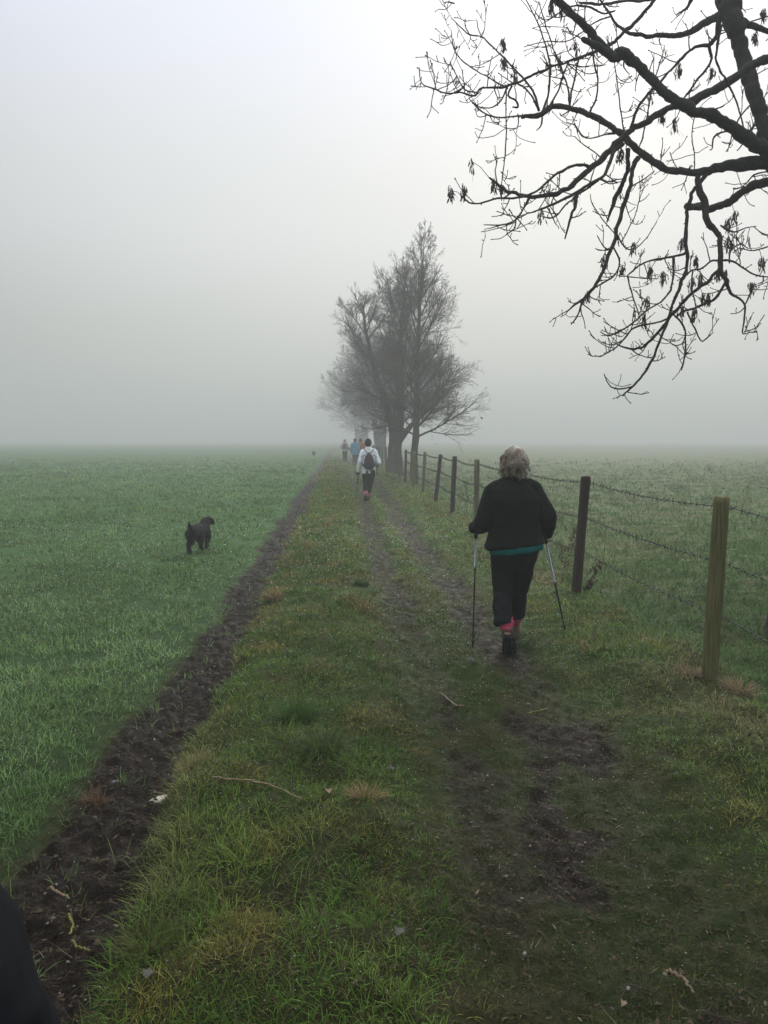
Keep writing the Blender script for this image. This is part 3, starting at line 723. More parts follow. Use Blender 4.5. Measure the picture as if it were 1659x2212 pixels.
# ================================================================ ASH TREE OVERHEAD
AD = 7.0                                   # its own distance from the camera, metres
ASHBARK = mat("wet_ash_bark", (0.030, 0.029, 0.022), rough=.85, scale=14, col2=(0.016, 0.015, 0.012), bump=.9, bscale=40, bdist=.01)
ASHTWIG = mat("wet_dark_twig", (0.018, 0.016, 0.013), rough=.8, var=.2, bump=0)
KEYS = mat("brown_seed_keys", (0.050, 0.040, 0.026), rough=.8, var=.3, bump=0)
ASH = [
 [(1935,980,120),(1810,860,100),(1700,780,90),(1655,660,66),(1635,560,62),(1610,470,64),(1575,370,66),(1550,270,68),(1515,150,74),(1490,60,95),(1470,-30,105),(1440,-150,80)],
 [(1935,860,100),(1780,770,85),(1650,690,72),(1590,655,60),(1530,615,58),(1470,570,55),(1400,525,55),(1330,515,50),(1270,480,48),(1200,435,42),(1130,370,40),(1080,320,40),(1030,270,46),(990,240,58),(950,262,42),(900,225,36),(850,195,28),(805,182,20)],
 [(940,250,36),(895,200,34),(850,150,34),(800,100,34),(750,55,34),(700,10,34),(660,-30,32)],
 [(1935,800,95),(1760,745,78),(1659,745,64),(1560,750,60),(1450,760,50),(1390,780,42),(1330,793,35),(1260,788,33),(1180,770,32),(1100,725,32),(1040,670,34),(1000,625,34),(960,595,30),(900,555,27),(830,520,26),(760,500,25),(700,490,25),(650,500,25),(610,525,26),(560,530,18),(527,538,14)],
 [(1900,150,70),(1800,200,50),(1659,270,42),(1600,290,40),(1540,330,38),(1450,390,38),(1380,430,38),(1300,470,40),(1220,490,32),(1150,530,30),(1080,570,28),(1030,600,26),(1000,625,28),(960,660,28),(900,720,28),(840,780,26),(780,830,25),(720,875,22),(650,895,20),(570,900,18),(510,890,15),(450,870,13),(410,835,12),(380,815,7)],
 [(1490,40,40),(1430,70,38),(1370,100,34),(1310,140,28),(1250,155,25),(1180,160,22),(1100,165,20),(1050,155,17),(1000,140,15),(960,105,13),(940,70,11),(910,30,9),(880,-20,8)],
 [(1180,-80,18),(1150,-20,17),(1100,50,17),(1040,110,17),(980,170,16),(930,205,16),(860,240,14),(780,270,12),(700,295,11),(640,320,11),(570,350,11),(500,380,11),(440,400,10),(380,402,9),(340,405,9),(310,440,8),(250,425,7),(190,430,7),(130,410,6),(70,380,5),(60,310,4.5)],
 [(1335,790,26),(1345,860,30),(1370,940,32),(1380,1000,30),(1420,1060,26),(1440,1110,25),(1440,1220,24),(1470,1290,19),(1490,1340,15),(1530,1370,11),(1555,1400,9),(1550,1460,8),(1543,1528,6),(1575,1525,5),(1610,1520,4)],
 [(1555,1395,7),(1580,1340,6),(1600,1300,5)],[(1548,1520,5),(1600,1505,5),(1630,1465,4),(1646,1445,3.5)],
 [(1935,900,70),(1800,850,50),(1659,835,42),(1590,850,38),(1530,890,36),(1470,930,34),(1400,955,33),(1350,945,35),(1285,945,32)],
 [(1400,765,20),(1350,830,18),(1310,890,16),(1290,950,18),(1280,1050,18),(1285,1160,18),(1280,1240,16),(1255,1310,15),(1225,1390,14),(1200,1470,13),(1150,1600,12),(1100,1700,11),(1040,1770,9),(990,1815,6)],
 [(1037,1772,8),(970,1785,7),(930,1765,6),(905,1718,4.5)],
 [(1062,720,24),(1040,790,20),(1020,870,19),(995,950,19),(965,1050,17),(940,1150,17),(900,1250,16),(860,1320,15),(810,1370,12),(760,1408,8),(735,1435,4.5)],
 [(812,1368,11),(790,1440,8),(757,1488,5)],
 [(1015,690,20),(1020,780,18),(990,850,20),(955,920,19),(920,1017,9)],
 [(1442,1235,18),(1380,1290,15),(1310,1350,14),(1240,1420,14),(1190,1480,13),(1150,1530,12),(1100,1580,11),(1060,1600,10),(990,1590,8),(950,1570,5)],
 [(1470,1290,14),(1410,1370,12),(1330,1410,10),(1270,1430,9),(1235,1455,8)],
 [(1283,1160,14),(1220,1180,10),(1150,1190,9),(1080,1210,8),(1040,1240,8),(1010,1270,6)],
 [(1222,1180,12),(1225,1270,10),(1210,1330,9),(1170,1380,8),(1100,1430,8),(1040,1480,7),(980,1520,7),(930,1540,6),(890,1520,4.5)],
 [(1205,1460,10),(1140,1480,9),(1080,1490,9),(1040,1510,9),(1000,1555,8),(950,1600,7),(900,1630,6),(862,1635,4.5)],
 [(1222,1440,9),(1270,1490,9),(1280,1560,8),(1275,1630,8),(1262,1700,5)],
 [(1278,1572,6),(1240,1588,6),(1215,1575,5),(1210,1555,4)],
 [(1290,1430,9),(1320,1500,8),(1350,1565,7),(1380,1550,6),(1404,1525,4)],
 [(850,770,17),(800,755,14),(760,762,13),(700,790,12),(640,840,11),(580,885,10),(500,910,9),(420,910,9),(350,930,8),(290,930,8),(265,910,5)],
 [(990,655,20),(930,740,18),(910,800,15),(850,840,14),(800,870,13),(740,905,12),(660,940,10),(600,965,8),(555,980,6)],
 [(568,903,11),(540,950,9),(500,1010,8),(440,1030,7),(355,1030,4.5)],[(502,1008,7),(495,1050,6),(460,1075,4)],
 [(560,975,6),(505,1000,6),(470,960,4)],[(440,1030,6),(400,1045,5),(358,1052,3.5)],
 [(782,882,12),(770,950,14),(750,1020,11),(728,1095,6)],
 [(880,825,10),(800,885,9),(740,930,8),(690,990,7),(650,1000,6),(615,992,4)],[(690,990,6),(660,950,5),(635,915,4)],
 [(606,505,15),(590,430,10),(545,370,9),(490,310,8),(440,260,8),(390,210,7),(350,170,6),(290,160,6),(250,125,5),(207,85,3.5)],
 [(290,160,5),(272,120,4.5),(269,82,3.5)],[(350,175,5),(330,130,4.5),(322,90,3.5)],[(345,165,4),(358,130,4),(361,98,3.5)],
 [(625,510,12),(650,440,9),(660,330,9),(650,250,8),(620,150,7),(580,60,6),(540,-20,5)],
 [(750,492,10),(740,400,8),(700,300,7),(670,210,6),(640,120,6),(610,10,5)],
 [(747,485,10),(760,420,9),(775,340,9),(792,275,9)],
 [(840,518,10),(870,450,8),(880,370,8),(865,300,8),(850,220,8),(825,120,6),(818,20,5)],
 [(600,535,13),(520,530,9),(440,540,8),(380,530,7),(320,490,6),(290,455,4.5)],
 [(472,385,9),(440,450,7),(400,490,6),(340,492,6),(300,465,4)],[(500,380,9),(540,400,8),(580,450,9),(607,500,11)],
 [(458,392,8),(457,500,6),(458,600,6),(455,700,6),(442,790,5),(436,850,5)],
 [(484,395,9),(468,440,9),(500,460,9),(512,488,10),(485,490,7)],
 [(640,505,11),(690,430,8),(720,340,7),(748,280,6)],
 [(322,425,7),(270,410,6),(235,355,5),(200,290,4)],
 [(450,398,8),(370,350,6),(310,320,6),(250,270,5.5),(215,210,5),(208,140,4)],
 [(135,410,5),(125,340,4.5),(110,275,3.5)],[(130,405,4),(140,360,4),(147,328,3)],[(180,430,4.5),(190,390,4),(195,345,3)],[(266,425,5),(262,370,4.5),(258,320,3.5)],[(70,378,4),(50,395,3),(42,412,2.5)],
 [(1025,610,16),(1060,500,12),(1110,430,11),(1180,360,10),(1260,270,12),(1320,220,14),(1390,205,18),(1425,150,22),(1440,80,28)],
 [(1390,212,13),(1395,280,11),(1340,360,10),(1290,430,9),(1235,490,7)],
 [(1440,110,17),(1430,210,12),(1420,280,10),(1450,340,10),(1490,410,9),(1530,520,7),(1550,600,6)],
 [(1005,620,9),(990,560,7),(975,430,6),(962,330,5),(955,270,4)],
 [(1490,60,30),(1560,110,28),(1659,145,22),(1760,180,20)],
 [(1060,705,7),(1095,580,7),(1120,440,7),(1160,300,6),(1187,210,4)],
 [(1610,450,9),(1545,520,8),(1500,600,7),(1480,670,5)],
 [(1440,1035,9),(1500,1062,8),(1560,1045,6),(1605,1040,4)],
 [(1446,1195,11),(1500,1200,10),(1545,1230,8),(1600,1262,7),(1670,1270,6)],
 [(1450,1200,9),(1400,1198,9),(1350,1232,8),(1310,1240,8),(1288,1262,5)],
 [(1312,1240,8),(1310,1320,7),(1325,1390,6),(1330,1440,4)],
 [(1480,1205,8),(1490,1150,7),(1530,1120,6),(1570,1140,4)],
 [(1015,1265,8),(1030,1330,7),(1058,1420,6),(1075,1470,4)],[(1012,1270,6),(1080,1275,5),(1150,1280,4)],
 [(945,1130,9),(975,1190,8),(968,1240,8),(940,1275,8),(895,1302,8),(862,1325,7)],
 [(962,1060,7),(985,1110,7),(1010,1140,6),(1050,1140,5),(1110,1080,4.5),(1147,1015,3.5)],
 [(985,1110,6),(1040,1010,5),(1065,930,4.5),(1092,848,3.5)],[(1062,930,4),(1090,915,4),(1116,890,3)],
 [(980,1100,6),(920,1030,5),(860,950,5),(842,890,4)],[(942,1150,7),(905,1130,6),(877,1080,4)],
 [(1030,855,8),(1080,830,6),(1120,800,5),(1140,785,4)],
 [(940,75,8),(870,100,7),(800,150,6),(730,190,5.5),(640,190,5),(540,215,4)],
 [(960,50,9),(900,60,8),(830,30,10),(760,30,8),(700,60,7),(640,90,6),(590,60,4)],
 [(1330,-40,18),(1300,20,14),(1270,50,10),(1240,66,5)],
 [(1190,-30,15),(1100,0,14),(1000,5,12),(900,18,12),(850,18,12),(790,10,9)],
 [(760,500,8),(710,530,5),(705,515,4)],[(1490,600,8),(1440,610,9),(1408,630,8),(1405,680,6),(1392,690,4)],
 [(1000,270,9),(1000,310,7),(1022,342,4)],[(625,540,10),(620,575,7),(598,600,4)],[(510,520,6),(515,570,5),(495,595,4),(470,598,3)],
 [(960,610,9),(900,620,7),(830,635,6),(790,600,5),(768,570,4)],[(905,735,6),(850,690,6),(800,650,5),(770,625,4)],
 [(1210,700,5),(1225,740,4.5),(1245,780,4)],[(1320,795,6),(1320,700,5),(1310,600,5),(1330,500,5)],
 [(1480,1345,6),(1500,1355,5)],[(1659,1130,7),(1590,1150,6),(1530,1140,5),(1500,1160,4)],[(1700,1060,8),(1650,1080,7),(1620,1060,5),(1595,1040,4)],
 [(1700,780,9),(1600,800,7),(1550,850,6),(1500,870,5)],[(1659,560,8),(1590,580,7),(1560,640,6),(1520,690,5)],
 [(220,15,7),(190,10,6),(175,12,3)],
]
CLUST = [(445,220,9),(448,300,8),(205,905,6),(265,890,6),(400,860,6),(780,230,6),(670,30,8),(720,50,6),(440,880,5),(1120,1260,9),(1178,1285,8),(1250,330,7),(1400,350,7),(1100,1400,5),(1090,1480,5),(1262,1130,6),(1480,1040,7),(1475,1130,6),(1505,1005,7),(905,1205,5),(1385,1380,6),(1312,1310,6),(1640,80,9),(1600,190,8),(1430,1265,7),(1330,1210,7),(1320,1455,7),(1265,1440,6),(1232,580,6),(1175,560,5),(1040,1150,5),(990,1250,5),(775,920,5),(1585,1335,7),(1630,1220,7),(830,1370,5),(620,1000,4),(975,895,6),(985,720,8),(300,770,3),(1120,460,5),(1350,1290,6),(1465,1280,6),(1360,1380,5),(700,290,3),(500,360,5)]
def ash():
    r = np.random.default_rng(21)
    def w3(cx, cy, dep):
        px, py = (1600+cx*.85835)/1.82279, (cy*.85835)/1.82279
        a, b = (px-829.5)/1722, -(py-1106)/1722
        return np.array([a*dep, (math.cos(PITCH)+b*math.sin(PITCH))*dep, EYE+(b*math.cos(PITCH)-math.sin(PITCH))*dep])
    K = .85835/1.82279/1722
    base = w3(1950, 900, AD); bx, by = base[0], base[1]
    root = empty("ash_tree", (bx, by, gz(bx, by)), label="leafless ash tree whose dark twisting branches hang in from the upper right corner", cat="tree")
    tb, lb, tg, kb = MB(), MB(), MB(), MB()
    T = np.array([(0, 0, -.3), (0, 0, .3), (.03, 0, 1.2), (.0, .02, 2.5), (0, 0, base[2]+.1), (.02, 0, 5.6), (-.05, .1, 7.5), (.1, .2, 9.4)], float)+np.array([bx, by, 0])
    s = np.linspace(0, 7, 40); T2 = np.stack([np.interp(s, range(8), T[:, k]) for k in range(3)], 1)
    tb.tube(T2, np.interp(s, range(8), [.42, .30, .25, .22, .19, .15, .10, .05]), 18)
    for k in range(14):   # upper crown above the picture
        i = 24+k; d = np.array([math.cos(k*2.4), math.sin(k*2.4), .7]); d[0] = abs(d[0])*(1 if k % 3 else -.5)
        P, _ = curve_path(T2[min(i, 39)], d, r.uniform(1.5, 2.6), 8, .16, .03, r); lb.tube(P, np.linspace(.045, .01, 9), 7)
        for _ in range(7):
            q = P[r.integers(2, 9)]; Q, _ = curve_path(q, perp(d, r)+d*.5, r.uniform(.4, 1.1), 6, .2, .03, r); tg.tube(Q, np.linspace(.011, .003, 7), 4)
    done = []
    twigs = []
    def smooth(A, m):
        A = np.array(A, float); n = len(A); s = np.linspace(0, n-1, m); out = np.empty((m, A.shape[1]))
        for q, v in enumerate(s):
            i = min(n-2, int(v)); t = v-i
            p0, p1, p2, p3 = A[max(0, i-1)], A[i], A[i+1], A[min(n-1, i+2)]
            out[q] = .5*((2*p1)+(-p0+p2)*t+(2*p0-5*p1+4*p2-p3)*t*t+(-p0+3*p1-3*p2+p3)*t**3)
        return out
    for bi, B in enumerate(ASH):
        Lp = sum(math.dist(B[i][:2], B[i+1][:2]) for i in range(len(B)-1))
        m = max(6, int(Lp/11)); A = smooth(B, m)
        dep0 = AD
        if done:
            best = None
            for D in done:
                dd = np.hypot(D[:, 0]-A[0, 0], D[:, 1]-A[0, 1]); k = dd.argmin()
                if best is None or dd[k] < best[0]: best = (dd[k], D[k, 3])
            if best[0] < 60: dep0 = best[1]
        if A[0, 0] > 1850: dep0 = AD
        drift = r.uniform(-.9, .9) if Lp > 300 else r.uniform(-.25, .25)
        if bi in (0, 1, 3, 4): drift = (.35, -.7, .45, -.35)[(0, 1, 3, 4).index(bi)]
        t = np.linspace(0, 1, m); dep = dep0 + drift*t**1.2 + .12*fbm(t*5+bi*9, t*0, 2, 5)*t
        A[:, 0] += 8*fbm(t*m/3.2, t*0+bi*3, 3, 7)*np.clip(A[:, 2]/14, .5, 1.3); A[:, 1] += 8*fbm(t*m/3.2, t*0+bi*3+50, 3, 9)*np.clip(A[:, 2]/14, .5, 1.3)
        W = np.maximum(A[:, 2], 3)*(1+.26*fbm(t*m/2.0, t*0+bi*7, 2, 6))
        P = np.array([w3(A[k, 0], A[k, 1], dep[k]) for k in range(m)]); R = W*K*dep/2
        rc = np.column_stack([A[:, 0], A[:, 1], W, dep]); done.append(rc)
        (lb if W[0] > 11 else tg).tube(P, R, 12 if W[0] > 30 else 8 if W[0] > 11 else 5)
        # knobbly spurs
        for k in range(2, m-1):
            if W[k] < 34 and r.random() < .38:
                q = P[k]; d = r.normal(0, 1, 3); d /= np.linalg.norm(d); L = R[k]+r.uniform(.004, .014)
                tg.tube([q, q+d*L*.7, q+d*L], [.0045, .0048, .003], 4)
        # curving twigs with fat buds; denser on thin wood
        dens = Lp/58 if W[0] < 20 else Lp/120 if W[0] < 45 else Lp/260
        for _ in range(int(r.poisson(dens))):
            k = r.integers(m//4, m); 
            if A[k, 0] > 1720 or A[k, 1] < -60: continue
            a = r.uniform(0, 2*PI); L = r.uniform(.06, .24)*(1.2 if W[0] < 20 else 1)*(.5 if A[k, 0] < 120 else 1)
            d = np.array([math.cos(a), .7*math.sin(a*1.7+1), math.sin(a)*.8-.15])
            Q, dl = curve_path(P[k], d, L, 7, .16, .10, r); rr = min(R[k]*.65, .0060)
            tg.tube(Q, np.linspace(rr, .0032, 8), 4)
            tg.tube([Q[-1]-dl*.003, Q[-1]+dl*.005, Q[-1]+dl*.014], [.0035, .0060, .002], 5)
            for z_ in range(r.integers(0, 4)):
                i = r.integers(2, 7); e = perp(dl, r)*.8+dl*.6+np.array([0, 0, .3]); S, sl = curve_path(Q[i], e, r.uniform(.02, .11), 4, .14, .12, r)
                tg.tube(S, np.linspace(.0036, .0028, 5), 4); tg.tube([S[-1]-sl*.002, S[-1]+sl*.004, S[-1]+sl*.011], [.0028, .0050, .0015], 5)
    # bunches of hanging keys
    for (cx, cy, n) in CLUST:
        best = min(((np.hypot(D[:, 0]-cx, D[:, 1]-cy+25).min(), D[np.hypot(D[:, 0]-cx, D[:, 1]-cy+25).argmin()]) for D in done), key=lambda q: q[0])
        D = best[1]; a = w3(D[0], D[1], D[3]); c = w3(cx, cy-30, D[3])
        if np.linalg.norm(a-c) > .02: tg.tube([a, (a+c)/2+np.array([0, 0, .02]), c], [.003, .0025, .0022], 4)
        for _ in range(n*4):
            p = c+r.normal(0, .014, 3)+np.array([0, 0, -r.uniform(-.01, .065)]); L = r.uniform(.025, .055)
            q = p+np.array([r.normal(0, .009), r.normal(0, .009), -L])
            tg.tube([c, (c+p)/2+np.array([0, 0, .012]), p], .0011, 3, cap=False)
            kb.tube([p, (p+q)/2, q], [.0014, .0052, .0022], 4)
            if r.random() < .3: tg.tube([p, p+np.array([r.normal(0, .02), 0, -r.uniform(.05, .09)])], .0009, 3, cap=False)
    inv = Matrix.Translation(-root.location)
    for mb_, nm, mt in ((tb, "trunk", ASHBARK), (lb, "branches", ASHBARK), (tg, "twigs", ASHTWIG), (kb, "seed_bunches", KEYS)):
        o = mb_.build(nm, mt, root); o.data.transform(inv)
ash()
# ================================================================ PEOPLE
SKIN = mat("skin", (0.52, 0.33, 0.25), rough=.55, var=.06, bump=.1)
EYEW = mat("eye_white", (0.75, 0.73, 0.70), rough=.2, var=0, bump=0)
LIP = mat("lip", (0.42, 0.17, 0.15), rough=.5, var=.05, bump=0)
def cloth(name, c, rough=.9, var=.18, bump=.5, scale=14, bscale=260, sheen=.0):
    return mat(name, c, rough=rough, var=var, scale=scale, bump=bump, bscale=bscale, bdist=.002, spec=.12, sheen=sheen)
def V3(*a): return np.array(a, float)
def limb(mb, P, R, sides=14, sub=6, flat=False):
    """rounded tapered limb through joints"""
    P = np.array(P, float); R = np.array(R, float); n = len(P)
    s = np.linspace(0, n-1, (n-1)*sub+1)
    Q = np.stack([np.interp(s, range(n), P[:, k]) for k in range(3)], 1)
    for _ in range(2): Q[1:-1] = (Q[:-2]+2*Q[1:-1]+Q[2:])/4
    r = np.interp(s, range(n), R)
    mb.tube(Q, r, sides)
    mb.ell(Q[0], (r[0],)*3, 12, 8)
    if not flat: mb.ell(Q[-1], (r[-1],)*3, 12, 8)
def rings(mb, levels, sides=28, p=2.2):
    """closed stack of super-elliptic rings: (cx, cy, z, rx, ry)"""
    V = []; F = []
    for (cx, cy, z, rx, ry) in levels:
        for k in range(sides):
            a = 2*PI*k/sides; c, s = math.cos(a), math.sin(a)
            V.append((cx+rx*math.copysign(abs(c)**(2/p), c), cy+ry*math.copysign(abs(s)**(2/p), s), z))
    n = len(levels)
    for i in range(n-1):
        for k in range(sides):
            k2 = (k+1) % sides; a, b, c, d = i*sides+k, i*sides+k2, (i+1)*sides+k2, (i+1)*sides+k
            F.append([a, b, c, d] if levels[-1][2] > levels[0][2] else [a, d, c, b])
    lo, hi = list(range(sides)), list(range((n-1)*sides, n*sides))
    F.append(lo[::-1] if levels[-1][2] > levels[0][2] else lo); F.append(hi if levels[-1][2] > levels[0][2] else hi[::-1])
    mb.add(V, F)
def hand(mb, W, G, ax, fat=1.0, side=1):
    """palm plus five fingers closed round a pole at G whose axis is ax (unit, pointing up)"""
    ax = ax/np.linalg.norm(ax); f = G-W; f -= ax*np.dot(f, ax)
    if np.linalg.norm(f) < 1e-4: f = V3(0, 1, 0)-ax*ax[1]
    f /= np.linalg.norm(f); s = np.cross(f, ax)*side
    pc = G-f*.012+s*.030
    mb.tube([W, W*.4+pc*.6, pc+f*.012], [.026*fat, .034*fat, .030*fat], 10, sq=.75); mb.ell(pc, (.030*fat, .030*fat, .042*fat), 10, 8)
    rg = .020
    for k, (h, L) in enumerate(((.033, .95), (.011, 1.05), (-.011, 1.0), (-.032, .82))):
        c = G+ax*h; pts = []
        for j in range(6):
            a = .25+j*(.78*L); pts.append(c + (s*math.cos(a)+f*math.sin(a))*(rg+.009*fat))
        mb.tube(pts, np.linspace(.0100, .0078, 6)*fat, 8); mb.ell(pts[-1], (.0078*fat,)*3, 6, 5)
    c = G+ax*.045; pts = [pc-f*.01+ax*.015, c+s*.026-f*.018, c-f*.030, c-f*.024-s*.020]
    mb.tube(pts, np.array([.014, .0125, .0105, .009])*fat, 8); mb.ell(pts[-1], (.009*fat,)*3, 6, 5)
def fold_fn(amp, sc_, seed, fine=0.0):
    def f(co):
        n = vnoise(co[:, 0]*sc_, co[:, 2]*sc_*.8, co[:, 1]*sc_, seed)
        d = amp*(1-np.abs(n)*2.2) + amp*.5*vnoise(co[:, 0]*sc_*2.6, co[:, 2]*sc_*3.1, co[:, 1]*sc_*2.6, seed+3)
        return d + (fine*vnoise(co[:, 0]*90, co[:, 2]*90, co[:, 1]*90, seed+5) if fine else 0)
    return f
def boot(mb, sole, A, heel, toe, up, w=.042):
    """A ankle, heel and toe on the sole plane, up = direction away from the sole"""
    up = up/np.linalg.norm(up); d = (toe-heel); L = np.linalg.norm(d); d /= L; s = np.cross(d, up)
    def prof(t): return w*(.80+.35*math.sin(PI*min(1, t*1.05)*.75)) * (1 if t < .85 else max(.35, 1-(t-.85)*3.5))
    n = 12; V = []; F = []; sides = 12
    for i in range(n):
        t = i/(n-1); wd = prof(t); h = .085*(1-t)**1.1+.048+.01*math.sin(t*PI)
        if t > .9: h *= .75
        c = heel+d*L*t
        for k in range(sides):
            a = 2*PI*k/sides; cc, ss = math.cos(a), math.sin(a)
            V.append(c + s*wd*math.copysign(abs(cc)**.7, cc) + up*(h/2+h/2*math.copysign(abs(ss)**.8, ss)))
    for i in range(n-1):
        for k in range(sides): k2 = (k+1) % sides; F.append([i*sides+k, (i+1)*sides+k, (i+1)*sides+k2, i*sides+k2])
    F.append(list(range(sides))); F.append(list(range((n-1)*sides, n*sides))[::-1])
    mb.add(V, F)
    limb(mb, [heel+d*.055+up*.07, A], [.043, .047], 12, 3)
    V = []; F = []; n = 14
    for lv in (-.022, .012):
        for i in range(n):
            t = i/(n-1); V.append(heel+d*(L*1.02*t-.004)+s*(prof(t)+.005)+up*(lv+(.012*max(0, t-.8)*5 if lv > 0 else .012*max(0, t-.8)*4)))
        for i in range(n):
            t = 1-i/(n-1); V.append(heel+d*(L*1.02*t-.004)-s*(prof(t)+.005)+up*(lv+(.012*max(0, t-.8)*5 if lv > 0 else .012*max(0, t-.8)*4)))
    m = 2*n
    for i in range(m): j = (i+1) % m; F.append([i, j, m+j, m+i])
    F.append(list(range(m))[::-1]); F.append(list(range(m, 2*m)))
    sole.add(V, F)
    for i in range(9):                                   # tread lugs
        t = .06+i*.105; wd = prof(t)
        for q in (-1, 1):
            c = heel+d*L*t+s*q*wd*.55-up*.024
            a, b, e = d*.009, s*wd*.34, up*.006
            sole.add([c-a-b-e, c+a-b-e, c+a+b-e, c-a+b-e, c-a-b+e, c+a-b+e, c+a+b+e, c-a+b+e], [[0,3,2,1],[4,5,6,7],[0,1,5,4],[1,2,6,5],[2,3,7,6],[3,0,4,7]])
def hair_mesh(hc, hr, n, zlow, col, length_var=.5, wave=.012, seed=1, r0=.0019, short=False):
    """locks of strands laid over the skull and hanging free below it"""
    r = np.random.default_rng(seed); mb = MB(); m = 13
    per = 14 if not short else 1
    for k in range(n//per):
        az = r.uniform(0, 2*PI); face = math.sin(az)              # +y is the face
        if face > .5 and not short and r.random() < .8: continue
        part = r.uniform(.05, .9)*(1 if not short else 1.6); end0 = zlow + r.uniform(-.015, .085)**1 + (.05 if face > .5 else 0)
        ph = r.uniform(0, 6.3, 3); fr = r.uniform(2.0, 4.5); flip = r.choice([-1.2, 1.4, 2.6]); c0 = np.array(col[r.integers(0, len(col))]); out = r.uniform(1.0, 1.12); amp = wave*r.uniform(.5, 1.8)
        for q in range(per):
            dz, da, do = r.normal(0, .010), r.normal(0, .16), r.normal(0, .02); pts = []
            zs = hc[2]+hr[2]*math.cos(part)
            for j in range(m):
                u = j/(m-1)
                z = zs + (end0+dz-zs)*u if not short else hc[2]+hr[2]*math.cos(part+u*.35)
                cz = np.clip((z-hc[2])/hr[2], -.35, 1.0); rad = math.sqrt(max(0.02, 1-cz*cz)) if cz > 0 else 1.0-.10*min(1, -cz*1.5)
                o = 1.0+(out-1+do)*u if not short else 1.02
                if not short: o += .16*flip*max(0, u-.70)**1.2 + .05*math.sin(fr*u*3+ph[0])*u
                spread = da*(1-.55*u)
                a = az + spread + (amp*7*math.sin(fr*u*2+ph[1])*u if not short else 0)
                w = amp*math.sin(fr*u*2.6+ph[2])*u
                pts.append((hc[0]+(hr[0]*rad*o+w)*math.cos(a), hc[1]+(hr[1]*rad*o+w)*math.sin(a), z+.008*math.sin(ph[2]+fr*u*4)*u))
            c = c0*r.uniform(.75, 1.25)
            mb.tube(pts, np.linspace(r0, r0*.5, m)*r.uniform(.7, 1.4), 3, col=c, cap=False)
    return mb
HAIRM = mat("hair_strands", (1, 1, 1), rough=.45, var=.05, bump=0, attr=True, spec=.4)
SOLE = mat("black_rubber_sole", (0.012, 0.011, 0.010), rough=.8, var=.3, bump=.5)
BOOT = mat("brown_suede_boot", (0.12, 0.09, 0.065), rough=.85, var=.3, bump=.5, bscale=120)

